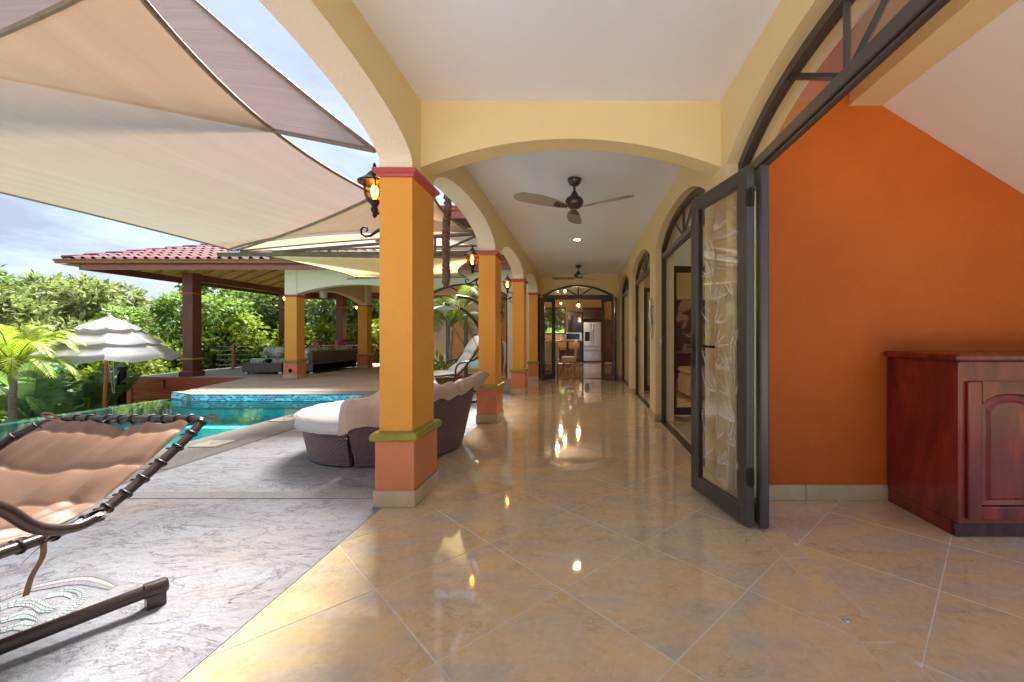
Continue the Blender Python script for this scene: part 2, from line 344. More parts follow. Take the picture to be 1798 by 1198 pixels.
def mosaic_mat(name, cols, scale, rough=.15):
    m, t, out = newmat(name); c = nd(t, 'ShaderNodeTexCoord'); sx = nd(t, 'ShaderNodeSeparateXYZ'); t.links.new(c.outputs['Object'], sx.inputs[0])
    s1 = nd(t, 'ShaderNodeMath', operation='ADD'); t.links.new(sx.outputs[0], s1.inputs[0]); t.links.new(sx.outputs[1], s1.inputs[1])
    cx = nd(t, 'ShaderNodeCombineXYZ'); t.links.new(s1.outputs[0], cx.inputs[0]); t.links.new(sx.outputs[2], cx.inputs[1])
    br = nd(t, 'ShaderNodeTexBrick', Scale=1.0); br.inputs['Brick Width'].default_value = .075; br.inputs['Row Height'].default_value = .036
    br.inputs['Mortar Size'].default_value = .003; br.inputs['Color1'].default_value = (0,0,0,1); br.inputs['Color2'].default_value = (1,1,1,1); br.inputs['Mortar'].default_value = (.5,.5,.5,1)
    br.inputs['Bias'].default_value = 0; t.links.new(cx.outputs[0], br.inputs['Vector'])
    r = nd(t, 'ShaderNodeValToRGB'); r.color_ramp.interpolation = 'CONSTANT'; e = r.color_ramp.elements
    e[0].color = (*cols[0], 1); e[1].color = (*cols[1], 1); e[1].position = .25
    for i, q in enumerate(cols[2:]):
        k = e.new(.45 + .17*i); k.color = (*q, 1)
    t.links.new(br.outputs['Color'], r.inputs[0])
    cc = mixc(t, br.outputs['Fac'], r.outputs[0], (.55,.6,.62))
    principled(t, out, cc, rough); return m
MAT['poolband'] = mosaic_mat('blue glass mosaic', [(.02,.13,.30),(.06,.42,.55),(.16,.20,.42),(.30,.62,.66),(.03,.25,.45)], 1)
MAT['basin'] = M('turquoise pool plaster', (.04,.50,.50), (.03,.43,.45), 1.2, .6, bstr=.1)
MAT['basin_wall'] = M('turquoise pool wall', (.05,.55,.57), (.035,.46,.5), 1.2, .6, bstr=.1)
def sail_mat(name, c1, c2, tr=.55, bstr=.25, tint=(.13,.112,.10), knit=.16):
    m, t, out = newmat(name); v = coords(t, (14,.8,4), False, (0,0,R(20)), 'UV')
    vg = coords(t)
    n = noise(t, v, 1.6, 8, .7, .5); n2 = noise(t, vg, .7, 6, .65)
    c = mixc(t, ramp(t, n, .3, .7), c1, c2); c = mixc(t, ramp(t, n2, .6, .78, (0,0,0,1), (.45,.45,.45,1)), c, (c2[0]*.75, c2[1]*.82, c2[2]*.55))
    d = nd(t, 'ShaderNodeBsdfDiffuse'); q = nd(t, 'ShaderNodeBsdfTranslucent'); t.links.new(c, d.inputs[0]); t.links.new(mixc(t, 1.0, c, tint, 'MULTIPLY'), q.inputs[0])
    bm_ = nd(t, 'ShaderNodeBump', Strength=bstr, Distance=.03); t.links.new(n, bm_.inputs['Height'])
    t.links.new(bm_.outputs[0], d.inputs['Normal']); t.links.new(bm_.outputs[0], q.inputs['Normal'])
    mx = nd(t, 'ShaderNodeMixShader', Fac=tr); t.links.new(d.outputs[0], mx.inputs[1]); t.links.new(q.outputs[0], mx.inputs[2])
    tp = nd(t, 'ShaderNodeBsdfTransparent'); m2 = nd(t, 'ShaderNodeMixShader', Fac=knit)      # open knit of the shade cloth
    t.links.new(mx.outputs[0], m2.inputs[1]); t.links.new(tp.outputs[0], m2.inputs[2]); t.links.new(m2.outputs[0], out.inputs[0]); return m
MAT['sail'] = sail_mat('beige shade cloth', (.66,.47,.31), (.57,.395,.255))
MAT['sail_y'] = sail_mat('sand yellow shade cloth', (.86,.68,.36), (.80,.61,.30), tint=(.75,.68,.58), knit=.2)
MAT['sail_g'] = sail_mat('grey mauve shade cloth', (.60,.48,.43), (.50,.395,.355), tint=(.19,.165,.16), knit=.07)
MAT['sail_o'] = sail_mat('ochre shade cloth', (.80,.60,.42), (.72,.52,.34), tint=(.4,.34,.3), knit=.2)
MAT['umbrella'] = sail_mat('sun bleached umbrella canvas', (.62,.60,.58), (.55,.52,.50), .5, .1, (.8,.78,.76), 0)
MAT['pool_edge'] = M('dark green pool edge tile', (.03,.10,.095), (.02,.07,.07), 20, .2, bstr=.1)
MAT['piping'] = M('sail edge webbing', (.20,.14,.09), None, 8, .8)
def emit(name, col, s):
    m, t, out = newmat(name); e = nd(t, 'ShaderNodeEmission', Strength=s); e.inputs[0].default_value = (*col, 1); t.links.new(e.outputs[0], out.inputs[0]); return m
MAT['bulb'] = emit('lit filament bulb', (1.0,.46,.10), 9)
MAT['bulb2'] = emit('lit pendant bulb', (1.0,.50,.13), 10)
MAT['down'] = emit('lit downlight', (1.0,.82,.5), 5)
MAT['screen'] = M('dark blue glass panel', (.02,.03,.09), None, 3, .08, spec=.6, bstr=0)
def floral():
    m, t, out = newmat('tropical print fabric'); v = coords(t, (1,1,1), True)
    vo = nd(t, 'ShaderNodeTexVoronoi', Scale=6.5); t.links.new(v, vo.inputs['Vector'])
    r = nd(t, 'ShaderNodeValToRGB'); r.color_ramp.interpolation = 'CONSTANT'; e = r.color_ramp.elements
    e[0].color = (.62,.66,.58,1); e[1].color = (.12,.30,.14,1); e[1].position = .34
    for p, q in ((.5,(.55,.28,.06,1)),(.62,(.30,.50,.48,1)),(.76,(.66,.66,.6,1)),(.88,(.22,.36,.10,1))): k = e.new(p); k.color = q
    sx = nd(t, 'ShaderNodeSeparateColor'); t.links.new(vo.outputs['Color'], sx.inputs[0])
    n = noise(t, v, 9, 4); a = nd(t, 'ShaderNodeMath', operation='ADD'); t.links.new(sx.outputs[0], a.inputs[0]); t.links.new(n, a.inputs[1])
    b2 = nd(t, 'ShaderNodeMath', operation='SUBTRACT'); b2.inputs[1].default_value = .5; t.links.new(a.outputs[0], b2.inputs[0])
    t.links.new(b2.outputs[0], r.inputs[0]); principled(t, out, r.outputs[0], .85); return m
MAT['floral'] = floral()
def picture():
    m, t, out = newmat('dark flower print'); v = coords(t, (1,1,1))
    n = noise(t, v, 2.4, 2, .4, .8); principled(t, out, mixc(t, ramp(t, n, .52, .58), (.05,.02,.018), (.42,.22,.17)), .4); return m
MAT['picture'] = picture()
def roof_tile_mat():
    m, t, out = newmat('glazed clay roof tile'); oi = nd(t, 'ShaderNodeObjectInfo'); v = coords(t, (1,1,1), True)
    c = mixc(t, oi.outputs['Random'], (.10,.032,.034), (.085,.05,.068)); c = mixc(t, ramp(t, noise(t, v, 5, 5), .4, .7), c, (.135,.055,.05))
    principled(t, out, c, .8, 0, .1); return m
MAT['roof'] = roof_tile_mat()

# ================================================================ ground, terrace, pool
GZ = -2.2
g = MB(); g.grid(lambda u, v: (lerp(-260, 260, u), lerp(-200, 320, v), GZ + .35*math.sin(u*40)*math.cos(v*33)), 60, 60)
struct(g.build('ground', MAT['ground'], smooth='all'))
gb = MB()
def bedz(u, v):
    x = lerp(-24, -8.74, u); y = lerp(2, 11.8, v)
    return (x, y, lerp(-2.0, -1.0, min(1, u*1.7)) + .06*math.sin(x*2.3)*math.cos(y*1.9))
gb.grid(bedz, 40, 30); struct(gb.build('garden_bed', MAT['soil'], smooth='all'))

t_ = MB()
t_.box(-3.580, -1.352, -9, 8.76, GZ, 0)
t_.box(-8.7, -3.580, -9, 3.0, GZ, -.0005)
struct(t_.build('terrace', MAT['stone']))
t_ = MB()
t_.prism([(-8.42,8.762),(-1.352,8.762),(-1.352,11.9),(-9.5,11.9)], GZ, 0)
t_.box(-9.5, -4.62, 11.9, 19.2, GZ, 0)
struct(t_.build('patio', MAT['stone_far']))
t_ = MB(); t_.rbox(-4.30, -3.592, 3.6, 8.27, -.3, .006, .012); t_.rbox(-8.7, -3.592, 3.002, 3.6, -.3, .006, .012)
t_.prism([(-7.75,8.25),(-3.592,8.272),(-3.592,8.756),(-8.42,8.756),(-8.50,8.62)], -.3, .007)
struct(t_.build('pool_coping', MAT['cope']))
for j in range(3):
    pass
st = MB(); st.box(-8.7, -1.425, 2.958, 3.08, -.05, .004); struct(st.build('aggregate_strip', MAT['agg']))
# basin
p = MB()
p.box(-8.7, -4.30, 3.6, 8.27, -1.6, -1.5)
p.box(-4.301, -4.25, 3.6, 8.27, -1.6, -.02, 1); p.box(-7.76, -4.3, 8.268, 8.4, -1.6, -.02, 1); p.prism([(-8.5,8.61),(-7.76,8.266),(-7.76,8.4),(-8.5,8.7)], -1.6, -.17, 1); p.box(-8.5, -4.3, 3.5, 3.602, -1.6, -.02, 1)
p.box(-8.5, -4.30, 7.72, 8.268, -1.5, -.55, 1)
struct(p.build('pool_basin', [MAT['basin'], MAT['basin_wall']]))
p = MB(); p.box(-8.7, -8.5, 3.6, 8.62, GZ, -.15); struct(p.build('infinity_edge', MAT['pool_edge']))
b_ = MB(); b_.box(-7.74, -4.302, 8.25, 8.262, -.125, -.012); b_.box(-4.318, -4.302, 3.6, 8.25, -.125, -.012)
b_.prism([(-8.49,8.6),(-7.74,8.25),(-7.74,8.262),(-8.49,8.62)], -.125, -.012)
struct(b_.build('pool_waterline_band', MAT['poolband']))
w_ = MB(); w_.grid(lambda u, v: (lerp(-8.705, -4.303, u), lerp(3.6, 8.3, v), -.135), 2, 2); struct(w_.build('pool_water', MAT['water']))
for i, (px, py, lab) in enumerate(((374, 781, 'cream square skimmer lid in the pool coping beyond the brown lounger'), (500, 738, 'cream skimmer lid in the pool coping left of the white ottoman'))):
    q = G(px, py); m = MB(); m.rbox(q.x-.14, q.x+.14, q.y-.14, q.y+.14, .004, .016, .008); m.lathe([(.02,0),(.02,.006),(.012,.008)], (q.x, q.y, .016), 10)
    tag(m.build('skimmer_lid', MAT['plastic']), lab, 'skimmer lid', 'skimmer lids')

# ---- tiled floors: each tile a piece of its own
def clip(poly, x0, x1, y0, y1):
    def cut(pl, inside, inter):
        out = []
        for i in range(len(pl)):
            a, b = pl[i-1], pl[i]; ia, ib = inside(a), inside(b)
            if ib:
                if not ia: out.append(inter(a, b))
                out.append(b)
            elif ia: out.append(inter(a, b))
        return out
    def ix(c): return lambda a, b: (c, a[1] + (b[1]-a[1])*(c-a[0])/(b[0]-a[0]))
    def iy(c): return lambda a, b: (a[0] + (b[0]-a[0])*(c-a[1])/(b[1]-a[1]), c)
    for ins, it in ((lambda q: q[0] >= x0, ix(x0)), (lambda q: q[0] <= x1, ix(x1)), (lambda q: q[1] >= y0, iy(y0)), (lambda q: q[1] <= y1, iy(y1))):
        if poly: poly = cut(poly, ins, it)
    return poly
def tile_mesh(poly):
    m = MB(); cx = sum(q[0] for q in poly)/len(poly); cy_ = sum(q[1] for q in poly)/len(poly)
    ring = lambda o, z: [(x + (cx-x)*o, y + (cy_-y)*o, z) for x, y in poly]
    m.loft([ring(0,-.012), ring(0,-.0015), ring(.004,0)]); return m.mesh('tile', MAT['tile'])
E1 = .42426; HS = .297*math.sqrt(2)
WHOLE = tile_mesh([(HS,0),(0,HS),(-HS,0),(0,-HS)])
def diag_tiles(parent, x0, x1, y0, y1, ox, oy):
    g_ = .0025
    for a in range(-40, 60):
        for b in range(-40, 60):
            if (a + b) % 2 == 0: continue
            cx, cy_ = ox + a*E1, oy + b*E1
            if cx < x0-.45 or cx > x1+.45 or cy_ < y0-.45 or cy_ > y1+.45: continue
            pl = [(cx+HS,cy_),(cx,cy_+HS),(cx-HS,cy_),(cx,cy_-HS)]
            q = clip(pl, x0+g_, x1-g_, y0+g_, y1-g_)
            if len(q) < 3: continue
            ar = abs(sum(q[i-1][0]*q[i][1]-q[i][0]*q[i-1][1] for i in range(len(q))))/2
            if ar < .002: continue
            if len(q) == 4 and ar > .3525: link('tile', WHOLE, parent, (cx, cy_, 0))
            else:
                mx = sum(k[0] for k in q)/len(q); my = sum(k[1] for k in q)/len(q)
                link('tile', tile_mesh([(k[0]-mx, k[1]-my) for k in q]), parent, (mx, my, 0))
s = MB(); s.box(-1.350, 1.2, -9, 11.3, GZ, -.0022)
fl = struct(s.build('loggia_floor', MAT['grout']))
diag_tiles(fl, -1.350, 1.055, .35, 11.3, -.092, 1.897)
for k in range(19):
    y0 = .37 + k*.6
    if y0 > 11.1: break
    link('tile', tile_mesh([(-.0625,-.2975),(.0625,-.2975),(.0625,.2975),(-.0625,.2975)]), fl, (1.12, y0 + .3, 0))
s = MB(); s.box(1.2, 5.4, -9, 11.3, GZ, -.0022)
fl2 = struct(s.build('interior_floor', MAT['grout']))
diag_tiles(fl2, 1.185, 4.2, .35, 2.94, 1.625, 1.89)
diag_tiles(fl2, 1.185, 3.4, 3.10, 11.3, 1.625, 1.89)
s = MB(); s.box(-4.6, 2.8, 11.3, 19.6, GZ, -.0022)
fl3 = struct(s.build('kitchen_floor', MAT['grout']))
diag_tiles(fl3, -1.6, 1.6, 11.302, 17.5, -.092, 1.897)
s = MB(); s.box(1.487, 1.513, 1.487, 1.513, 0, .002)
sp_ = G(1487, 1091); m = MB(); m.lathe([(.014,0),(.014,.004),(.009,.008),(.009,.005)], (sp_.x, sp_.y, 0), 12); tag(m.build('floor_bolt_socket', MAT['steel'], smooth=True), 'small steel bolt socket set in the threshold tile', 'floor socket')

# ================================================================ the house
house = thing('house', 'yellow stucco villa with arched loggia, white ceiling and folding glass doors', 'house')
WALLTOP = 3.4
def arch_z(t, spring, rise, kind):
    t = min(1, abs(t))
    if kind == 'round': return spring + rise*(1 - t**2.2)**.6
    if kind == 'seg': return spring + rise*(1 - t**2.6)
    return spring + rise*(1 - t*t)
def ab(axis, a, b, z): return (b, a, z) if axis == 'y' else (a, b, z)
def spandrel(mb, axis, a0, a1, spring, rise, kind, ztop, b0, b1, mats=(0,0,0), n=28):
    ts = [-math.cos(math.pi*i/n) for i in range(n+1)]
    for i in range(n):
        q = [( (a0+a1)/2 + (a1-a0)/2*t, arch_z(t, spring, rise, kind)) for t in (ts[i], ts[i+1])]
        (aa, za), (ba, zb) = q
        mb.add([ab(axis,aa,b0,za),ab(axis,ba,b0,zb),ab(axis,ba,b0,ztop),ab(axis,aa,b0,ztop)], [(0,1,2,3)], mats[0])
        mb.add([ab(axis,aa,b1,za),ab(axis,ba,b1,zb),ab(axis,ba,b1,ztop),ab(axis,aa,b1,ztop)], [(0,1,2,3)], mats[1])
        mb.add([ab(axis,aa,b0,za),ab(axis,ba,b0,zb),ab(axis,ba,b1,zb),ab(axis,aa,b1,za)], [(0,1,2,3)], mats[2])
    mb.add([ab(axis,a0,b0,ztop),ab(axis,a1,b0,ztop),ab(axis,a1,b1,ztop),ab(axis,a0,b1,ztop)], [(0,1,2,3)], mats[0])
    return mb
def pier(mb, axis, a0, a1, b0, b1, z0, z1, mats=(0,0,0)):
    v = [ab(axis,a,b,z) for z in (z0,z1) for a, b in ((a0,b0),(a1,b0),(a1,b1),(a0,b1))]
    mb.add(v, [(0,1,5,4)], mats[0]); mb.add(v, [(2,3,7,6)], mats[1]); mb.add(v, [(1,2,6,5),(3,0,4,7),(0,3,2,1),(4,5,6,7)], mats[2]); return mb

# ---- columns
CX, HXS, HYS = -1.2665, .1115, .205
def column_parts(parent, cx, cy_, hx, hy, name='column', zcap=2.244):
    c = MB(); c.rect_loft(cx, cy_, hx, hy, [(0,.44),(0,zcap+.01)])
    o = c.build(name, MAT['orange'], parent)
    d = MB(); d.rect_loft(cx, cy_, hx, hy, [(.020,.10),(.020,.452)]); d.build('dado', MAT['dado'], o)
    r = MB(); pr = [(.024,.444),(.040,.449),(.047,.460),(.048,.480),(.042,.496),(.028,.507),(.0,.511)]
    r.rect_loft(cx, cy_, hx, hy, pr); r.build('rail', MAT['olive'], o)
    k = MB(); k.rect_loft(cx, cy_, hx, hy, [(.0,zcap-.006),(.014,zcap),(.018,zcap+.014),(.026,zcap+.018),(.036,zcap+.03),(.036,zcap+.048),(.026,zcap+.055),(0,zcap+.056)]); k.build('cap', MAT['red_cap'], o)
    # base skirting: four tiles round the foot
    for (x0,x1,y0,y1) in ((cx-hx-.030,cx+hx+.030,cy_-hy-.036,cy_-hy-.020),(cx-hx-.030,cx+hx+.030,cy_+hy+.020,cy_+hy+.036),(cx+hx+.020,cx+hx+.030,cy_-hy-.0195,cy_+hy+.0195),(cx-hx-.030,cx-hx-.020,cy_-hy-.0195,cy_+hy+.0195)):
        m = MB(); m.rbox(x0,x1,y0,y1,.001,.112,.004); m.build('base_tile', MAT['base'], o)
    return o
COLD = [.08, 2.81, 5.53, 8.24, 10.84]
for D in COLD: column_parts(house, CX, D + .2275, HXS, HYS)
aw = MB(); XO, XI = CX - HXS, CX + HXS
for i, D in enumerate(COLD):
    y0, y1 = D + .0225, D + .4325
    pier(aw, 'y', y0, y1, XO, XI, 2.300, WALLTOP, (1,0,1))
    if i < 4:
        spandrel(aw, 'y', y1, COLD[i+1] + .0225, 2.345, .245, 'round', WALLTOP, XO, XI, (1,0,1))
        for yy in (y1, COLD[i+1] + .0225): pass
aw.build('arcade_wall', [MAT['yellow'], MAT['cream']], house)
# ---- right wall with four doorways
OPEN = [(.6, 2.87), (3.37, 5.64), (6.10, 8.36), (8.85, 11.1)]
sw = MB(); XW, XW2 = 1.0, 1.25
prev = -.6
for (y0, y1) in OPEN:
    pier(sw, 'y', prev, y0, XW, XW2, 0, WALLTOP, (0,1,0)); spandrel(sw, 'y', y0, y1, 2.345, .25, 'seg', WALLTOP, XW, XW2, (0,1,0)); prev = y1
pier(sw, 'y', prev, 11.3, XW, XW2, 0, WALLTOP, (0,1,0))
sw.build('side_wall', [MAT['yellow'], MAT['tan_in']], house)
for (y0, y1) in ((2.87,3.37),(5.64,6.10),(8.36,8.85),(11.1,11.296)):
    m = MB(); m.rbox(XW-.012, XW-.001, y0-.010, y1+(.010 if y1 < 11 else 0), .001, .105, .003); m.build('base_tile', MAT['base'], house)
    m = MB(); m.rbox(XW-.0005, XW+.08, y0-.011, y0-.001, .001, .105, .003); m.build('base_tile', MAT['base'], house)
    if y1 < 11:
        m = MB(); m.rbox(XW-.0005, XW+.07, y1+.001, y1+.011, .001, .105, .003); m.build('base_tile', MAT['base'], house)
        m = MB(); m.rbox(XW+.145, XW2+.012, y1+.001, y1+.011, .001, .105, .003); m.build('base_tile', MAT['base'], house)
# ---- cross beam, ceilings, roof
cbm = MB(); spandrel(cbm, 'x', XI-.002, XW+.002, 2.37, .205, 'flat', 2.86, 2.985, 3.165, (0,0,0)); cbm.build('cross_beam', MAT['yellow'], house)
c_ = MB(); c_.box(XI-.01, XW+.01, .9, 11.31, 2.845, 2.96); c_.build('ceiling', MAT['ceil'], house)
c_ = MB(); c_.box(XO-.45, 5.5, .9, 11.3, WALLTOP+.002, WALLTOP+.14); c_.build('roof_slab', MAT['conc'], house)
# ---- end wall with the kitchen doorway, and the wing's wall beyond the arcade
ew = MB(); KO = (-1.06, .868)
pier(ew, 'x', XO+.004, KO[0], 11.3, 11.5, 0, WALLTOP); spandrel(ew, 'x', *KO, 2.29, .275, 'flat', WALLTOP, 11.3, 11.5, (0,1,0)); pier(ew, 'x', KO[1], 1.0, 11.3, 11.5, 0, WALLTOP)
ew.build('end_wall', [MAT['yellow'], MAT['tan_in']], house)
ww = MB(); WO = (-4.25, -2.02)
pier(ww, 'x', -4.62, WO[0], 11.3, 11.5, 0, 3.3); spandrel(ww, 'x', *WO, 2.30, .30, 'flat', 3.3, 11.3, 11.5, (0,1,0)); pier(ww, 'x', WO[1], XO+.002, 11.3, 11.5, 0, 3.3)
ww.build('wing_wall', [MAT['cream'], MAT['tan_in']], house)
m = MB(); m.rbox(.87, .985, 11.288, 11.299, .001, .105, .003); m.build('base_tile', MAT['base'], house)
# ---- doorway frames with fan lights
def doorway(axis, b0, b1, a0, a1, spring, rise, kind, head=(2.195, 2.265), nm=3, name='doorway_frame', track=True):
    f = MB(); fw = .05; bm_ = (b0+b1)/2
    def bx(a_0, a_1, z0, z1, c0=b0, c1=b1):
        p0 = ab(axis, a_0, c0, z0); p1 = ab(axis, a_1, c1, z1); f.rbox(min(p0[0],p1[0]), max(p0[0],p1[0]), min(p0[1],p1[1]), max(p0[1],p1[1]), z0, z1, .006)
    bx(a0, a0+fw, .012, spring+.0); bx(a1-fw, a1, .012, spring+.0); bx(a0+fw, a1-fw, *head)
    bx(a0+fw, a1-fw, head[0]-.022, head[0]-.001, b0+.012, b1-.012)
    n = 24; mid = (a0+a1)/2; hw = (a1-a0)/2; rings = []
    for i in range(n+1):
        t = -math.cos(math.pi*i/n); z = arch_z(t, spring, rise, kind)
        ai = mid + (hw-fw)*t; zi = max(head[1], z - .05)
        rings.append([ab(axis, mid+hw*t, b0, z-.001), ab(axis, mid+hw*t, b1, z-.001), ab(axis, ai, b1, zi), ab(axis, ai, b0, zi)])
    f.loft(rings)
    o = f.build(name, MAT['bronze'], house)
    g_ = MB(); pts = []
    for i in range(n+1):
        t = -math.cos(math.pi*i/n); pts.append((mid + (hw-fw*.6)*t, arch_z(t, spring, rise, kind)-.03))
    ring = [(mid-hw+fw*.6, head[1]-.005)] + pts + [(mid+hw-fw*.6, head[1]-.005)]
    g_.loft([[ab(axis, a, bm_-.003, z) for a, z in ring], [ab(axis, a, bm_+.003, z) for a, z in ring]]); g_.build('transom_glass', MAT['glass'], o)
    for k in range(nm):
        tt = (k - (nm-1)/2) / ((nm-1)/2 or 1) * .42
        ztop = arch_z(tt, spring, rise, kind) - .03; a_b = mid + (k-(nm-1)/2)*.035
        m_ = MB(); m_.tube([ab(axis, a_b, bm_, head[1]-.005), ab(axis, mid+hw*tt, bm_, ztop)], .017, 4); m_.build('muntin', MAT['bronze'], o)
    if track:
        p0 = ab(axis, a0+.001, b0-.012, .001); p1 = ab(axis, a1-.001, b1+.012, .012); t2 = MB()
        t2.rbox(p0[0], p1[0], p0[1], p1[1], .001, .010, .003); 
        t2.build('floor_track', MAT['bronze'], o)
    return o
for k, (y0, y1) in enumerate(OPEN):
    o = doorway('y', 1.078, 1.135, y0, y1, 2.345, .25, 'seg', track=k > 0)
    if k:
        m = MB(); m.rbox(1.064, 1.077, y1-.042, y1-.012, 1.02, 1.18, .004); m.rbox(1.058, 1.064, y1-.032, y1-.022, 1.07, 1.12, .002); m.build('lock_plate', MAT['steel'], o)
doorway('x', 11.34, 11.40, *KO, 2.29, .275, 'flat', (2.185, 2.285))
doorway('x', 11.36, 11.42, *WO, 2.30, .30, 'flat', (2.185, 2.285))
# ---- folding leaves
def leaf(p0, p1, z0=.018, z1=2.175, th=.052, st=.088, handle=None, etched=False, hinges=()):
    p0 = Vector((*p0, 0)); p1 = Vector((*p1, 0)); w = (p1-p0).length; ang = math.atan2(p1.y-p0.y, p1.x-p0.x)
    f = MB(); h = th/2
    f.rbox(0, st, -h, h, z0, z1, .008); f.rbox(w-st, w, -h, h, z0, z1, .008)
    f.rbox(st-.004, w-st+.004, -h+.001, h-.001, z0+.001, z0+.11, .008); f.rbox(st-.004, w-st+.004, -h+.001, h-.001, z1-.095, z1-.001, .008)
    for yy in (-h*.55, h*.55):     # glazing beads
        f.box(st, st+.012, yy-.006, yy+.006, z0+.11, z1-.095); f.box(w-st-.012, w-st, yy-.006, yy+.006, z0+.11, z1-.095)
    o = f.build('door_leaf', MAT['bronze'], house, loc=p0); o.rotation_euler.z = ang
    g_ = MB(); g_.box(st-.003, w-st+.003, -.003, .003, z0+.105, z1-.09); g_.build('glass', MAT['glass'], o, loc=p0)
    if handle is not None:
        hx = handle*w
        for sgn in (-1, 1):
            k = MB(); k.rbox(hx-.014, hx+.014, sgn*h, sgn*(h+.008), .93, 1.17, .004)
            k.tube([(hx, sgn*(h+.006), 1.08), (hx, sgn*(h+.05), 1.08), (hx+(.02 if handle < .5 else -.02), sgn*(h+.055), 1.08), (hx+(.11 if handle < .5 else -.11), sgn*(h+.055), 1.078)], .009, 8)
            k.lathe([(.010,0),(.011,.02)], (hx, sgn*(h+.004), .965), 10); k.build('handle', MAT['iron'], o, smooth=True, loc=p0)
    for hz in hinges:
        k = MB()
        for sgn in (1,):
            k.rbox(w-.012, w+.018, -.03, .012, hz-.05, hz+.05, .004); k.tube([(w+.018, -.012, hz-.055), (w+.018, -.012, hz+.055)], .009, 8); k.rbox(w+.016, w+.05, -.03, -.018, hz-.03, hz+.03, .003)
        k.build('hinge', MAT['iron'], o, loc=p0)
    if etched:
        rnd = random.Random(5); e = MB(); y = -.0042
        def blade(x, z, a, ln, wd):
            d = Vector((math.cos(a), 0, math.sin(a))); n_ = Vector((-d.z, 0, d.x)); b0 = Vector((x, y, z))
            pts = [b0, b0+d*ln*.3+n_*wd, b0+d*ln*.62+n_*wd*.8, b0+d*ln, b0+d*ln*.6-n_*wd*.75, b0+d*ln*.28-n_*wd]
            if min(q.x for q in pts) < st+.012 or max(q.x for q in pts) > w-st-.012: return
            e.add(pts, [(0,1,2,3,4,5)])
        for (x, zt, lean) in ((.17, 1.7, .06), (.33, 1.82, -.04), (.45, 1.0, .05), (.54, 1.5, -.03)):
            z = .2; pts = []
            while z < zt:
                e.add([(x-.003, y, z), (x+.003, y, z), (x+.003+lean*.12, y, z+.15), (x-.003+lean*.12, y, z+.15)], [(0,1,2,3)])
                sd_ = rnd.choice((-1, 1))
                for k in range(rnd.choice((2, 3, 3))):
                    a_ = R(90) - sd_*R(22 + 30*k + rnd.uniform(-8, 8)); blade(x, z + .1, a_, rnd.uniform(.11,.2), rnd.uniform(.008,.012))
                x += lean*.12; z += .158
        e.build('etched_bamboo', MAT['etch'], o, loc=p0)
    return o
me_, te_, oe_ = newmat('sandblasted glass'); tr_ = nd(te_, 'ShaderNodeBsdfTransparent'); di_ = nd(te_, 'ShaderNodeBsdfDiffuse'); di_.inputs[0].default_value = (.75,.72,.66,1)
mx_ = nd(te_, 'ShaderNodeMixShader', Fac=.34); te_.links.new(tr_.outputs[0], mx_.inputs[1]); te_.links.new(di_.outputs[0], mx_.inputs[2]); te_.links.new(mx_.outputs[0], oe_.inputs[0]); MAT['etch'] = me_
leaf((.845, 3.14), (1.008, 2.472), handle=.07, etched=True, hinges=(.32, 1.98))
leaf((1.098, 2.915), (1.082, 2.452), st=.075, hinges=())
# kitchen doorway: one folded leaf each side
leaf((-1.10, 10.93), (-.735, 11.36), th=.05, handle=.06); leaf((-1.03, 11.33), (-1.125, 10.96), th=.045, st=.07)
leaf((.55, 11.36), (.835, 10.80), th=.05, handle=.94); leaf((.845, 11.33), (.885, 10.83), th=.045, st=.07)
# leaves standing open inside the living room doorways
leaf((1.27, 6.02), (1.95, 6.06), th=.05); leaf((1.27, 8.70), (1.95, 8.74), th=.05)
# wing doorway leaves
leaf((-3.22, 11.39), (-2.62, 11.30), th=.05, handle=.93); leaf((-4.2, 11.39), (-3.62, 11.39), th=.05)
# ---- the room on the right
m = MB(); m.box(1.2505, 5.4, 2.94, 3.098, 0, WALLTOP); m.build('orange_wall', MAT['orange_in'], house)
for k in range(8):
    x0 = 1.30 + (0 if k == 0 else .28 + (k-1)*.6); x1 = 1.30 + .28 + k*.6
    m = MB(); m.rbox(x0+.0015, min(x1, 5.3)-.0015, 2.928, 2.939, .001, .108, .003); m.build('base_tile', MAT['base'], house)
m = MB(); m.box(1.887, 2.12, 1.80, 2.938, 2.785, WALLTOP); m.build('stair_beam', MAT['yellow'], house)
sl = -.625; z1 = 2.785 + sl*(5.39-2.121)
m = MB(); m.loft([[(2.121,y,2.787),(5.39,y,z1),(5.39,y,z1+.35),(2.121,y,3.2)] for y in (1.80, 2.938)]); m.build('stair_soffit', MAT['stair'], house)
m = MB(); m.box(5.4, 5.55, 1.8, 11.3, 0, .2); m.box(5.4, 5.55, 1.8, 3.6, .2, WALLTOP); m.box(5.4, 5.55, 3.6, 11.3, 2.4, WALLTOP); m.box(5.4, 5.55, 5.9, 6.6, .2, 2.4); m.box(5.4, 5.55, 9.0, 9.5, .2, 2.4); m.build('rear_wall', MAT['tan_in'], house)
m = MB(); m.box(1.2505, 5.39, 3.1, 11.3, 2.95, 3.05); m.build('living_ceiling', MAT['ceil'], house)
m = MB(); m.box(1.2505, 5.39, 1.2, 2.938, 3.30, 3.38); m.build('room_ceiling', MAT['ceil'], house)
m = MB(); m.box(1.002, 5.4, 11.3, 11.5, 0, 3.0); m.build('living_end_wall', MAT['tan_in'], house)
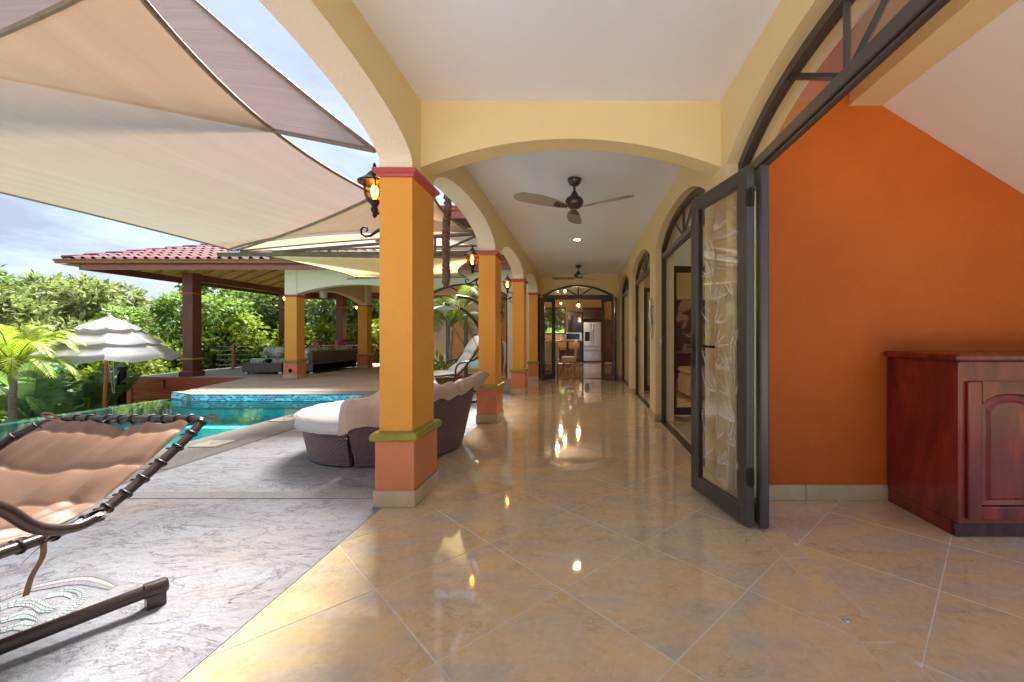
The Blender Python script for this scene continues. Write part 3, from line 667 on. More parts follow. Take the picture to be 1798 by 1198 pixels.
# ---- kitchen shell
m = MB(); m.box(-4.62, -4.45, 11.5, 19.6, 0, 3.3); m.box(2.6, 2.75, 11.5, 19.6, 0, 3.3)
m.box(-4.45, -1.8, 19.4, 19.6, 0, 3.3); m.box(-.75, 2.6, 19.4, 19.6, 0, 3.3); m.box(-1.8, -.75, 19.4, 19.6, 0, 1.24); m.box(-1.8, -.75, 19.4, 19.6, 2.52, 3.3)
m.build('kitchen_wall', MAT['tan_in'], house)
m = MB(); m.box(-4.45, 2.6, 11.5, 19.4, 3.1, 3.2); m.build('kitchen_ceiling', MAT['stair'], house)
f = MB(); f.box(-1.8, -1.74, 19.42, 19.5, 1.24, 2.52); f.box(-.81, -.75, 19.42, 19.5, 1.24, 2.52); f.box(-1.74, -.81, 19.42, 19.5, 1.24, 1.31); f.box(-1.74, -.81, 19.42, 19.5, 2.16, 2.25); f.box(-1.30, -1.24, 19.425, 19.495, 1.31, 2.16); f.box(-1.74, -.81, 19.42, 19.5, 2.46, 2.52)
wf = f.build('kitchen_window', MAT['bronze'], house); f = MB(); f.box(-1.76, -.79, 19.455, 19.46, 1.27, 2.5); f.build('pane', MAT['glass'], wf)
# ---- lower eave over the wing, upper storey eave
m = MB(); m.box(-4.7, -1.55, 10.86, 11.299, 3.25, 3.29); m.build('wing_soffit', MAT['soffit'], house)
m = MB(); m.box(-4.72, 2.8, 11.5, 19.6, 3.32, 4.15); m.build('upper_wall', MAT['cream'], house)
m = MB(); m.loft([[(-5.2,10.6,4.15),(3.2,10.6,4.15),(3.2,20.4,4.15),(-5.2,20.4,4.15)],[(-5.2,10.6,4.25),(3.2,10.6,4.25),(3.2,20.4,4.25),(-5.2,20.4,4.25)]]); m.build('upper_soffit', MAT['soffit'], house)
m = MB(); m.loft([[(-5.3,10.5,4.42),(3.3,10.5,4.42),(3.3,20.5,4.42),(-5.3,20.5,4.42)],[(-1.6,14.8,5.9),(-.4,14.8,5.9),(-.4,16.2,5.9),(-1.6,16.2,5.9)]]); m.build('upper_roof', MAT['roof'], house)
def gutter(mb, x0, x1, y, z):
    mb.loft([[(x,y+.10,z-.10),(x,y+.02,z-.105),(x,y-.01,z-.09),(x,y-.015,z-.05),(x,y-.05,z-.02),(x,y-.06,z),(x,y-.045,z),(x,y-.03,z-.015),(x,y+.10,z-.015)] for x in (x0, x1)])
m = MB(); gutter(m, -5.3, 3.3, 10.5, 4.45); m.build('gutter', MAT['gutter'], house)
m = MB(); m.box(-5.25, 3.25, 10.56, 10.6, 4.16, 4.34); m.build('fascia', MAT['fascia'], house)
m = MB(); m.tube([(-1.78,11.02,3.06),(-1.78,11.06,2.9),(-1.78,11.25,2.75),(-1.78,11.27,.1)], .035, 10); m.build('downspout', MAT['fascia'], house, smooth=True)

# ================================================================ pavilion beyond the pool
pav = thing('pavilion', 'open pavilion with red tiled hip roof, orange columns and dark wood posts beyond the pool', 'pavilion')
column_parts(pav, -7.995, 11.58, .165, .165); column_parts(pav, -4.455, 11.10, .15, .15); column_parts(pav, -7.93, 15.2, .165, .165)
m = MB(); m.lathe([(.055,0),(.05,-.02),(.03,-.03)], (0,0,0), 14); o = m.build('speaker_cap', MAT['black'], pav, smooth=True, loc=(-7.99, 11.395, .215)); o.rotation_euler = (R(90), 0, 0)
m = MB(); spandrel(m, 'x', -7.83, -4.62, 2.34, .25, 'flat', 3.06, 11.44, 11.70, (0,1,0)); pier(m, 'x', -8.16, -7.83, 11.415, 11.745, 2.30, 3.06)
pier(m, 'x', -4.62, -4.305, 10.95, 11.29, 2.30, 3.06)
m.build('front_beam', [MAT['cream'], MAT['yellow']], pav)
m = MB(); spandrel(m, 'y', 11.75, 15.03, 2.34, .25, 'flat', 3.06, -8.11, -7.85, (1,1,1)); pier(m, 'y', 15.035, 15.365, -8.095, -7.765, 2.30, 3.06, (1,1,1)); m.build('side_beam', [MAT['cream'], MAT['yellow']], pav)
def wood_post(x, y, h=3.0, w=.15):
    m = MB(); m.rbox(x-w, x+w, y-w, y+w, 0, h, .012); o = m.build('wood_post', MAT['postwood'], pav)
    m = MB(); m.rect_loft(x, y, w, w, [(.05,0.002),(.05,.13),(.02,.16),(.002,.17)]); m.build('post_foot', MAT['postwood'], o)
    m = MB(); m.rect_loft(x, y, w, w, [(.002,2.375),(.04,2.385),(.04,2.42),(.002,2.43)]); m.build('band', MAT['redband'], o)
    m = MB(); m.rect_loft(x, y, w, w, [(.002,.48),(.045,.49),(.045,.525),(.002,.535)]); m.build('band', MAT['yelband'], o)
for (x, y) in ((-11.36, 12.12), (-12.95, 18.1), (-10.35, 17.9), (-5.2, 18.1)): wood_post(x, y)
EX0, EX1, EY0, EY1, EZ, SL = -13.75, -4.3, 10.95, 18.8, 3.17, .38
RY = (EY0+EY1)/2; RZ = EZ + SL*(RY-EY0); RX = EX0 + (RY-EY0)
rf = MB(); A = [(EX0,EY0,EZ),(EX1,EY0,EZ),(EX1,EY1,EZ),(EX0,EY1,EZ),(RX,RY,RZ),(EX1,RY,RZ)]
rf.add(A, [(0,1,5,4),(0,4,3),(3,4,5,2)]); roof = rf.build('roof', MAT['roof'], pav)
ck = -.12; A2 = [(x, y, z+ck) for x, y, z in A]; m = MB(); m.add(A2, [(0,4,5,1),(0,3,4),(3,2,5,4)]); m.build('cane_ceiling', MAT['mat_ceiling'], pav)
prof = [(-.14,.0),(-.07,.0),(-.055,.038),(-.02,.062),(.02,.062),(.055,.038),(.07,0),(.14,0)]
def tile_bar(mb, O=(0,0,0), U=Vector((0,1,0)), Nn=Vector((0,0,1)), X=Vector((1,0,0)), ln=.42):
    O = Vector(O); rings = []
    for s_, lift in ((0,.03),(ln,.0)):
        top = [O + X*x + U*s_ + Nn*(z+lift) for x, z in prof]; bot = [O + X*x*.99 + U*s_ + Nn*(max(z-.016,-.014)+lift) for x, z in reversed(prof)]
        rings.append(top + bot)
    mb.loft(rings)
U_ = Vector((0, 1, SL)).normalized(); N_ = Vector((0, -SL, 1)).normalized()
m = MB(); tile_bar(m, U=U_, Nn=N_); TM = m.mesh('roof_tile', MAT['roof'], smooth=True)
rest = MB(); cnt = 0
for r in range(11):
    y = EY0 - .05 + r*.36*U_.y; z = EZ + SL*(y-EY0) + .012
    x = EX0 + .2 + max(0, (y-EY0)) ; x = EX0 + .14 + math.ceil((x-EX0-.14)/.275)*.275
    while x < EX1 - .05:
        if cnt < 290 and r < 8: link('roof_tile', TM, roof, (x, y, z)); cnt += 1
        else: tile_bar(rest, (x, y, z), U_, N_)
        x += .275
rr = rest.build('distant_roof_tiles', MAT['roof'], roof, smooth=True); rr['kind'] = 'stuff'
hd = Vector((1, 1, SL)).normalized()
hm = MB(); k = 10; hm.loft([[Vector((0,0,0)) + hd*s_ + Vector((math.cos(math.pi*j/k)*rr_*.7071, -math.cos(math.pi*j/k)*rr_*.7071, math.sin(math.pi*j/k)*rr_*.8 + l_)) for j in range(k+1)] for s_, rr_, l_ in ((0,.11,.03),(.44,.095,.0))], closed=False)
HM = hm.mesh('ridge_tile', MAT['roof'], smooth=True)
for i in range(11): link('ridge_tile', HM, roof, Vector((EX0+.02, EY0+.02, EZ+.02)) + hd*(i*.40))
m = MB(); gutter(m, EX0-.06, -1.60, EY0-.06, EZ+.01); m.build('gutter', MAT['gutter'], pav)
m = MB(); m.box(EX0+.5, -1.66, EY0+.05, EY0+.09, EZ-.25, EZ-.105); m.build('fascia', MAT['fascia'], pav)
m = MB(); m.box(EX0+.45, EX0+.5, EY0+.05, EY1, EZ-.25, EZ-.06); m.build('fascia', MAT['postwood'], pav)
m = MB(); m.box(EX0+.45, -4.7, EY1-.2, EY1-.15, EZ-.25, EZ-.06); m.build('fascia', MAT['postwood'], pav)
for i in range(13):                        # pole rafters under the two visible slopes
    x = EX0 + .9 + i*.62; ye = min(RY, EY0 + (x-EX0)) - .1
    m = MB(); m.tube([(x, EY0+.12, EZ-.20+SL*.12), (x, ye, EZ-.20+SL*(ye-EY0))], .055, 8); m.build('rafter', MAT['bamboo'], pav, smooth=True)
for i in range(11):
    y = EY0 + .9 + i*.62; h_ = min(y-EY0, EY1-y) - .1
    m = MB(); m.tube([(EX0+.12, y, EZ-.20+SL*.12), (EX0+h_, y, EZ-.20+SL*h_)], .055, 8); m.build('rafter', MAT['bamboo'], pav, smooth=True)
m = MB(); m.rbox(-11.44, -11.28, 12.17, 18.3, 2.78, 2.98, .01); m.rbox(-13.1, -4.7, 18.0, 18.16, 2.78, 2.98, .01); m.build('tie_beam', MAT['postwood'], pav)
# ---- deck: boards and red plank fascia
dk = MB(); dk.box(-13.1, -9.502, 11.93, 19.2, -.15, -.03); deck = dk.build('deck', MAT['postwood'])
tag(deck, 'raised weathered timber deck with red hardwood plank front beyond the pool', 'deck')
for i in range(51):
    y = 11.94 + i*.142; m = MB(); m.rbox(-13.1, -9.505, y, y+.135, -.029, -.001, .004); m.build('deck_board', MAT['deck'], deck)
for i in range(10):
    z = -.045 - i*.152; m = MB(); m.rbox(-12.86, -9.0, 11.895-.01*(i % 2), 11.92, z-.143, z, .006); m.build('plank', MAT['plank'], deck)
m = MB(); m.rbox(-13.08, -12.86, 11.86, 12.08, GZ, .0, .012); m.build('corner_post', MAT['plankpost'], deck)
m = MB(); m.rbox(-11.95, -11.91, 11.868, 11.884, -.30, -.08, .004); m.build('fascia_bracket', MAT['iron'], deck)
rail = thing('cable_railing', 'cable railing with slim wooden posts at the back of the timber deck', 'railing', (-12.4, 14.8, 0))
for x in (-12.40, -10.6):
    m = MB(); m.rbox(x-.04, x+.04, 14.76, 14.84, 0, .90, .01); m.build('post', MAT['rattan'], rail)
for z in (.14, .32, .5, .66, .8):
    m = MB(); m.tube([(-13.0, 14.8, z), (-9.6, 14.8, z)], .0045, 5); m.build('cable', MAT['steel'], rail)

# ================================================================ shade sails and their boom
def sail(name, label, pts, sags, mat, n=26, belly=0.0, tri=False):
    pts = [Vector(p) for p in pts]; cen = sum(pts, Vector())/len(pts)
    if tri: c00, c10, c11 = pts; c01 = c11
    else: c00, c10, c11, c01 = pts
    def edge(a, b, k): return lambda t: a.lerp(b, t) + (cen - a.lerp(b, .5)) * (4*t*(1-t)*k)
    e0 = edge(c00, c10, sags[0]); e1 = edge(c10, c11, sags[1])
    if tri: e2 = lambda t: c11; e3 = edge(c00, c11, sags[2])
    else: e2 = edge(c01, c11, sags[2]); e3 = edge(c00, c01, sags[3])
    def S(u, v):
        q = e0(u)*(1-v) + e2(u)*v + e3(v)*(1-u) + e1(v)*u - (c00*(1-u)*(1-v) + c10*u*(1-v) + c01*(1-u)*v + c11*u*v)
        return q + Vector((0,0,-belly*16*u*(1-u)*v*(1-v)))
    m = MB(); m.grid(S, n, n); me = m.mesh(name, MAT[mat], 'all')
    uv = me.uv_layers.new(name='UVMap'); k = n
    for lp in me.loops:
        i, j = divmod(lp.vertex_index, k); uv.data[lp.index].uv = (i/(n-1), j/(n-1))
    root = thing(name, label, 'shade sail', c00, 'shade sails')
    link('cloth', me, root)
    for ed in ((lambda t: S(t,0)), (lambda t: S(1,t)), (lambda t: S(t,1)), (lambda t: S(0,t)))[:4]:
        pa = [ed(i/24) for i in range(25)]
        if (pa[0]-pa[-1]).length < .01: continue
        q = MB(); q.tube(pa, .016, 6); q.build('edge_webbing', MAT['piping'], root, smooth=True)
    return root
sA_T, sA_R, sA_N, sA_L = P(403,438,5.72), P(828,406,5.55), P(215,-45,1.8), P(-620,195,4.0)
sail('shade_sail', 'large beige shade sail stretched over the pool terrace, lowest tip at the boom end', [sA_T, sA_R, sA_N, sA_L], (.17,.21,.10,.06), 'sail')
m = MB(); m.tube([sA_N, (XO, 1.55, 2.74)], .006, 6); o = m.build('sail_tie_cable', MAT['steel']); tag(o, 'steel cable tying the large beige sail to the loggia wall', 'cable')
sail('shade_sail', 'grey mauve shade sail above the large beige one, tip tied over the nearest column', [P(658,265,2.83), P(252,-85,4.7), P(-520,36,7.0)], (.02,.03,.015), 'sail_g', tri=True)
sail('shade_sail', 'ochre shade sail behind the nearest column, above the steel boom', [P(410,441,5.8), P(831,409,5.62), P(748,296,3.72)], (.10,.14,.22), 'sail_o', tri=True)
sail('shade_sail', 'sand yellow shade sail below the boom reaching to the pavilion beam', [P(455,447,5.75), P(838,452,5.95), P(818,487,11.2), P(628,489,11.2)], (.05,.16,.03,.13), 'sail_y', belly=.05)
sail('shade_sail', 'pale grey shade sail seen edge on just above the boom', [P(422,443,5.8), P(836,432,6.05), P(735,405,10.9)], (.04,.10,.11), 'sail_g', tri=True)
bt = thing('sail_boom', 'rusty steel truss boom fixed to the second column, holding the shade sails', 'boom', (-1.45, 5.75, 2.3))
by = 5.75
m = MB(); m.tube([(-1.38,by,2.315), P(384,447,by)], .033, 10); m.build('lower_chord', MAT['zinc'], bt, smooth=True)
m = MB(); m.tube([P(846,410,by), P(764,416,by), P(667,428,by), P(480,443,by)], .024, 8); m.build('upper_chord', MAT['zinc'], bt, smooth=True)
m = MB(); m.tube([P(846,404,6.0), P(764,411,6.0), P(660,424,6.0)], .02, 8); m.build('upper_chord', MAT['zinc'], bt, smooth=True)
for a, b in (((764,416),(764,443)), ((579,436),(579,445)), ((838,414),(778,440))):
    m = MB(); m.tube([P(*a, by), P(*b, by)], .017, 6); m.build('strut', MAT['zinc'], bt, smooth=True)
m = MB(); tp = P(400,443,5.73); m.tube([tp + Vector((0,0,-.03)), tp + Vector((0,0,.06))], .012, 6)
m.loft([[Vector((tp.x + .12 + .03*math.cos(a)*1.6, tp.y, tp.z + .0 + .02*math.sin(a))) + Vector((0,.008*s_,0)) for a in [2*math.pi*i/10 for i in range(10)]] for s_ in (-1,1)])
m.build('shackle', MAT['steel'], bt)
m = MB(); q0 = P(610,490,11.36); q1 = P(627,490,11.2); m.tube([q0, q1], .012, 6); m.lathe([(.03,-.02),(.03,.02)], q0, 10); tag(m.build('sail_turnbuckle', MAT['steel']), 'small steel turnbuckle on the cream pavilion beam holding the yellow sail', 'turnbuckle')
m = MB(); m.tube([(sA_L.x-.1, sA_L.y, -2.2), (sA_L.x-.1, sA_L.y, 5.2)], .06, 10); tag(m.build('sail_mast', MAT['zinc'], smooth=True), 'steel mast at the far left holding the sails', 'mast')

# ================================================================ lanterns
def make_lantern():
    r = thing('wall_lantern', '', 'lantern', (0,0,0)); ax = -.135
    b = MB(); b.rbox(-.016, 0, -.03, .03, -.16, .02, .006)
    s_ = [(0,0,-.075), (-.03,0,-.035), (-.07,0,-.03), (-.12,0,-.065), (-.165,0,-.095), (-.20,0,-.10), (-.23,0,-.082), (-.235,0,-.05), (-.213,0,-.03), (-.19,0,-.038), (-.186,0,-.057), (-.2,0,-.065)]
    b.tube([Vector(p) for p in s_], [.011,.012,.012,.011,.010,.009,.008,.008,.007,.007,.006,.005], 8)
    b.tube([(-.06,0,-.03), (-.085,0,-.07), (-.075,0,-.12), (-.045,0,-.145), (-.018,0,-.14)], [.012,.011,.009,.008,.006], 8)
    b.tube([(-.02,0,.0), (-.05,0,.07), (-.095,0,.075), (ax,0,.055)], .009, 8)
    b.build('bracket', MAT['iron'], r, smooth=True)
    k = MB(); k.lathe([(.004,.035),(.016,.05),(.012,.065),(.024,.085),(.026,.10),(.018,.115),(.028,.135),(.046,.15),(.05,.158)], (ax,0,0), 14)
    for i in range(6):
        a = 2*math.pi*i/6; q = [(.046,.155),(.068,.20),(.078,.25),(.074,.285)]
        k.tube([(ax+rr_*math.cos(a), rr_*math.sin(a), z) for rr_, z in q], .006, 5)
    k.build('cage', MAT['iron'], r, smooth=True)
    t_ = MB(); t_.lathe([(.07,.283),(.112,.285),(.114,.295),(.095,.308),(.06,.335),(.042,.36),(.03,.372),(.022,.374),(.018,.392),(.008,.398),(.013,.412),(.009,.43),(.003,.44)], (ax,0,0), 18); t_.build('lantern_roof', MAT['iron'], r, smooth=True)
    g_ = MB(); g_.lathe([(.044,.158),(.064,.20),(.074,.25),(.07,.284)], (ax,0,0), 18, cap=False); g_.build('amber_glass', MAT['amber'], r, smooth='all')
    u = MB(); u.lathe([(.006,.17),(.014,.185),(.024,.215),(.026,.235),(.018,.262),(.004,.28)], (ax,0,0), 12); u.build('bulb', MAT['bulb'], r, smooth='all')
    return r
lan = make_lantern()
labs = ['lit wall lantern with amber glass on the nearest orange column', 'lit amber wall lantern on the second loggia column, above the hanging chaise', 'lit amber wall lantern on the third loggia column']
for i, lab in enumerate(labs):
    o = lan if i == 0 else copy_tree(lan)
    place(o, (XO - .001, COLD[i+1] + .2275, 1.985)); o['label'] = lab; o['group'] = 'wall lanterns on the columns'
o = copy_tree(lan); place(o, (-8.162, 11.60, 1.985), 0); o['label'] = 'small lit lantern on the pavilion column beside the pool'; o['group'] = 'wall lanterns on the columns'
o = copy_tree(lan); place(o, (-8.097, 15.2, 1.985), 0); o['label'] = 'small lit lantern on the rear pavilion column'; o['group'] = 'wall lanterns on the columns'
def point(name, loc, w, col=(1,.62,.28), r=.04):
    d = bpy.data.lights.new(name, 'POINT'); d.energy = w; d.color = col; d.shadow_soft_size = r; o = bpy.data.objects.new(name, d); C.objects.link(o); o.location = loc
for i in range(3): point('lantern_light', (XO-.136, COLD[i+1]+.2275, 2.235), 4.0, (1,.66,.3), .02)

# ================================================================ ceiling fans and downlight
def make_fan():
    r = thing('ceiling_fan', '', 'ceiling fan')
    m = MB(); m.lathe([(.074,0),(.076,-.008),(.066,-.04),(.045,-.07),(.018,-.082)], n=24); m.build('canopy', MAT['fanbody'], r, smooth=True)
    m = MB(); m.lathe([(.013,-.075),(.013,-.15)], n=12); m.build('downrod', MAT['fanbody'], r, smooth=True)
    m = MB(); m.lathe([(.018,-.135),(.03,-.15),(.036,-.165),(.052,-.185),(.058,-.195),(.085,-.21),(.098,-.24),(.096,-.265),(.082,-.295),(.055,-.315),(.02,-.322)], n=28); m.build('motor', MAT['fanbody'], r, smooth=True)
    for i in range(3):
        a0 = R(90 + 120*i)
        def blade(u, v, s=1, th=0):
            w_ = .030 + .055*math.sin(min(1, u*1.25)*math.pi*.62)**.8 if u < .85 else (.030+.055*math.sin(math.pi*.62)**.8)*math.sqrt(max(0, 1-((u-.85)/.155)**2))
            w_ = max(w_, .02 if u < .5 else .03); x = .09 + .59*u; y = (v-.5)*2*w_ + .012*math.sin(u*3); z = -.305 + .015*u + y*.30*(1-.35*u) + th
            return (x*math.cos(a0) - y*math.sin(a0), x*math.sin(a0) + y*math.cos(a0), z)
        m = MB(); m.grid(lambda u, v: blade(u, v), 18, 6); m.grid(lambda u, v: blade(u, v, th=-.006), 18, 6)
        for vv in (0, 1): m.grid(lambda u, v: blade(u, vv, th=-.006*v), 18, 2)
        m.grid(lambda u, v: blade(1, u, th=-.006*v), 6, 2)
        m.build('blade', MAT['blade'], r, smooth=True)
        m = MB(); m.grid(lambda u, v: blade(u*.26, .2+.6*v, th=-.012), 6, 3); m.grid(lambda u, v: blade(u*.26, .2+.6*v, th=-.0065), 6, 3); m.build('blade_arm', MAT['fanbody'], r, smooth=True)
    return r
fan = make_fan(); fan['label'] = 'near three blade bronze ceiling fan on the loggia ceiling'; fan['group'] = 'loggia ceiling fans'; place(fan, (-.078, 4.457, 2.8445))
f2 = copy_tree(fan); f2['label'] = 'far ceiling fan in front of the kitchen doorway'; place(f2, (-.08, 9.84, 2.8445), R(-50))
dl = thing('downlight', 'lit recessed downlight in the ceiling between the two fans', 'downlight', (-.08, 7.24, 2.844))
m = MB(); m.lathe([(.085,0),(.085,-.006),(.07,-.012),(.058,-.006),(.056,-.001)], (-.08,7.24,2.844), 24, cap=False); m.build('trim_ring', MAT['plastic'], dl, smooth=True)
m = MB(); m.lathe([(.055,-.004),(.05,-.010),(.02,-.014)], (-.08,7.24,2.844), 18); m.build('lens', MAT['down'], dl, smooth=True)
d = bpy.data.lights.new('downlight_lamp', 'SPOT'); d.energy = 9; d.color = (1,.85,.6); d.spot_size = R(120); d.spot_blend = .8; d.shadow_soft_size = .05
o = bpy.data.objects.new('downlight_lamp', d); C.objects.link(o); o.location = (-.08, 7.24, 2.82)

# ================================================================ ornaments, hanging bark pole
vp = MB(); rnd = random.Random(3); pts = []; rad = []
for i in range(60):
    t = i/59; z = lerp(2.72, 1.70, t); pts.append((-1.462 + .008*math.sin(t*9) - .02*t, 4.52 + .006*math.cos(t*11), z)); rad.append(.030 + .010*abs(math.sin(i*1.9)) + rnd.uniform(-.005,.008) - (.012 if i > 56 else 0))
vp.tube(pts, rad, 10)
for i in range(90):
    q = Vector(pts[rnd.randrange(60)]); a = rnd.uniform(0, 6.28); vp.tube([q + Vector((math.cos(a)*.03, math.sin(a)*.03, 0)), q + Vector((math.cos(a)*.046, math.sin(a)*.046, -.03))], [.010,.003], 4)
tag(vp.build('hanging_bark_pole', MAT['vine'], smooth=True), 'rough brown bark pole hanging in the arch between the first two columns', 'bark pole')
def lizard(name, label, c, axis_n, mat, hgt):
    m = MB(); n_ = Vector(axis_n); s_ = Vector((0,0,1)).cross(n_); c = Vector(c)
    W = lambda u, z, d=.018: c + s_*u + Vector((0,0,z*hgt)) + n_*d
    m.tube([W(.02,.5,.03), W(.015,.42,.035), W(0,.30,.035), W(-.01,.12,.035), W(0,-.05,.032), W(.015,-.2,.025), W(.03,-.32,.02), W(.02,-.43,.018), W(-.02,-.5,.016), W(-.05,-.46,.016)], [.012,.022,.020,.026,.028,.02,.014,.010,.007,.004], 8)
    for (u, z, s2) in ((0,.27,1),(0,.27,-1),(.005,-.12,1),(.005,-.12,-1)):
        m.tube([W(u,z,.03), W(u+.05*s2,z+.05,.02), W(u+.075*s2,z+.02,.012)], [.010,.008,.006], 6)
        for k in (-1,0,1): m.tube([W(u+.075*s2,z+.02,.012), W(u+.10*s2,z+.02+.03*k,.008)], [.004,.003], 5)
    for k in range(5): m.lathe([(.012,0),(.014,.006),(.006,.014)], W(.028*math.sin(k*2.1), .38-.16*k, .045), 8)
    return tag(m.build(name, MAT[mat], smooth=True), label, 'ornament')
lizard('wall_ornament', 'greenish brass gecko ornament on the inner face of the second column', (XI, 5.95, 1.52), (1,0,0), 'goldgreen', .34)
lizard('wall_ornament', 'silvery metal gecko ornament on the yellow pier between the doorways', (XW, 5.86, 1.40), (-1,0,0), 'silver', .58)

# ================================================================ cherry cabinet in the right hand room
cab = thing('cabinet', 'low varnished cherry wood cabinet with arched panel doors against the orange wall', 'cabinet', (2.16, 2.36, 0))
m = MB(); m.rbox(2.15, 4.4, 2.372, 2.926, .085, 1.012, .004); m.box(2.152, 4.4, 2.42, 2.92, .001, .085); m.build('carcass', MAT['cherry'], cab)
m = MB(); m.rbox(2.115, 4.43, 2.335, 2.93, 1.013, 1.055, .012); m.build('top', MAT['cherry'], cab)
m = MB(); m.rbox(2.153, 4.4, 2.395, 2.418, .001, .083, .004); m.build('toe_kick', MAT['cherry_dark'], cab)
for k in range(3):
    x0 = 2.19 + k*.49; x1 = x0 + .47; z0, z1 = .115, .90; y0, y1 = 2.348, 2.3715
    d_ = MB(); d_.rbox(x0, x0+.075, y0, y1, z0, z1, .006); d_.rbox(x1-.075, x1, y0, y1, z0, z1, .006); d_.rbox(x0+.075, x1-.075, y0+.001, y1, z0, z0+.075, .005)
    spandrel(d_, 'x', x0+.075, x1-.075, z1-.12, .05, 'seg', z1, y0+.001, y1, n=14)
    dd = d_.build('door', MAT['cherry'], cab)
    p_ = MB(); w_ = x1-x0-.15; n = 14
    def ringp(o, y):
        pts = [(x0+.075+o, y, z0+.075+o), (x1-.075-o, y, z0+.075+o)]
        for i in range(n+1):
            t = 1 - 2*i/n; pts.append(((x0+x1)/2 + (w_/2-o)*t, y, arch_z(t, z1-.12, .05, 'seg') - o))
        return pts
    p_.loft([ringp(0, y1-.004), ringp(.008, y1-.012), ringp(.035, y1-.008), ringp(.05, y0+.003)]); p_.build('raised_panel', MAT['cherry'], dd)

# ================================================================ wicker day bed and ottoman
DC = Vector((-2.0, 4.35, 0))
def wick(name, fn, nu, nv, su, sv, parent, amp=.006):
    # fn(u,v) -> (point, outward normal); over-under weave with su strands round and sv rows high
    def S(u, v):
        p_, n_ = fn(u, v); row = int(v*sv*.9999); a = abs(math.sin(math.pi*(u*su + .5*(row % 2))))**.6; b = abs(math.sin(math.pi*v*sv))**.6
        return p_ + n_*(amp*2*a*b)
    m = MB(); m.grid(S, nu, nv); return m.build(name, MAT['wicker'], parent, smooth='all')
ot = thing('wicker_ottoman', 'half moon brown wicker ottoman with a white cushion by the nearest column', 'ottoman', DC)
def side(a0, a1, r0, r1, z0, z1f):
    def fn(u, v):
        a = lerp(a0, a1, u); z = lerp(z0, z1f(u), v); r = lerp(r0, r1, v); n_ = Vector((math.cos(a), math.sin(a), 0)); return DC + n_*r + Vector((0,0,z)), n_
    return fn
wick('woven_side', side(R(90), R(268), .71, .765, .015, lambda u: .285), 400, 65, 46, 16, ot)
m = MB(); m.box(DC.x-.06, DC.x-.018, DC.y-.70, DC.y+.70, .02, .28); m.tube([DC + Vector((math.cos(a)*.755, math.sin(a)*.755, .29)) for a in [R(90+178*i/40) for i in range(41)]], .014, 8); m.build('frame', MAT['wicker'], ot, smooth=True)
def half_disc(cx, cy_, r, a0, a1, n=48): return [(cx + math.cos(lerp(a0,a1,i/n))*r, cy_ + math.sin(lerp(a0,a1,i/n))*r) for i in range(n+1)]
def cushion(mb, poly, z0, z1, rd=.04, puff=.02):
    cx = sum(q[0] for q in poly)/len(poly); cy_ = sum(q[1] for q in poly)/len(poly); rings = []
    for s_, z in ((.90,z0),(.965,z0+rd*.25),(1,z0+rd),(1.003,(z0+z1)/2),(1,z1-rd),(.985,z1-rd*.3),(.95,z1),(.7,z1+puff*.7),(.35,z1+puff),(.05,z1+puff)):
        rings.append([(cx+(x-cx)*s_, cy_+(y-cy_)*s_, z + .004*math.sin(x*23)*math.cos(y*19)*(s_ < .99)) for x, y in poly])
    mb.loft(rings); return mb
m = MB(); cushion(m, half_disc(DC.x-.03, DC.y, .80, R(88), R(272)), .30, .43, .03, .012); oc = m.build('cushion', MAT['canvas'], ot, smooth='all')
m = MB()
for zz in (.322, .412): m.tube([(DC.x-.03+math.cos(a)*.803, DC.y+math.sin(a)*.803, zz) for a in [R(92+176*i/50) for i in range(51)]], .005, 6)
m.build('piping', MAT['canvas'], oc, smooth=True)
db = thing('wicker_daybed', 'round brown wicker day bed with gathered tan cover behind the nearest column', 'daybed', DC + Vector((.1,0,0)))
zt = lambda u: .35 + .32*math.sin(math.pi*min(1, max(0, .06+.90*u)))**1.2
wick('woven_back', side(R(-88), R(88), .715, .86, .015, zt), 440, 121, 50, 30, db)
rnd = random.Random(11); ph = [rnd.uniform(0,6.28) for _ in range(8)]
def cov(u, v):       # gathered canopy cover hanging over the rim
    a = lerp(R(-92), R(90), u); n_ = Vector((math.cos(a), math.sin(a), 0)); top = zt(u) + lerp(.22, .075, min(1,u*2.6)) 
    wr = sum(math.sin(u*k*9 + ph[i] + v*3.1)*.024/(1+i*.3) for i, k in enumerate((2,3,5,7,9,13)))
    r = lerp(.90, .79, max(0, (v-.5)*2)) + .035*math.sin(math.pi*v) + wr*(.4+.6*math.sin(math.pi*v)); z = lerp(zt(u)-.055+.02*math.sin(u*31), top, min(1, v*1.5)) - (.05*((v-.66)/.34)**2 if v > .66 else 0)
    return DC + n_*r + Vector((0,0,z + wr*.7))
m = MB(); m.grid(cov, 160, 22); m.build('gathered_cover', MAT['cover'], db, smooth='all')
m = MB(); m.grid(lambda u, v: DC + Vector((math.cos(lerp(R(-86),R(86),u)), math.sin(lerp(R(-86),R(86),u)), 0))*lerp(.70,.80,v) + Vector((0,0,lerp(.3, zt(u)+.04, v))), 60, 6); m.build('inner_liner', MAT['canvas'], db, smooth='all')
m = MB(); cushion(m, half_disc(DC.x+.0, DC.y, .72, R(-88), R(88)), .26, .40, .03, .012); m.build('seat_cushion', MAT['canvas'], db, smooth='all')
m = MB(); m.box(DC.x+.002, DC.x+.04, DC.y-.70, DC.y+.70, .02, .26); m.build('frame', MAT['wicker'], db)
pm = MB(); pm.grid(lambda u, v: Vector((DC.x + .36 + .05*math.sin(math.pi*u) - .17*(v-.5), DC.y + .25 + .44*(u-.5), .52 + .34*(v-.5))) + Vector((-.09*math.sin(math.pi*u)**.5*math.sin(math.pi*v)**.5, 0, .03)), 14, 14)
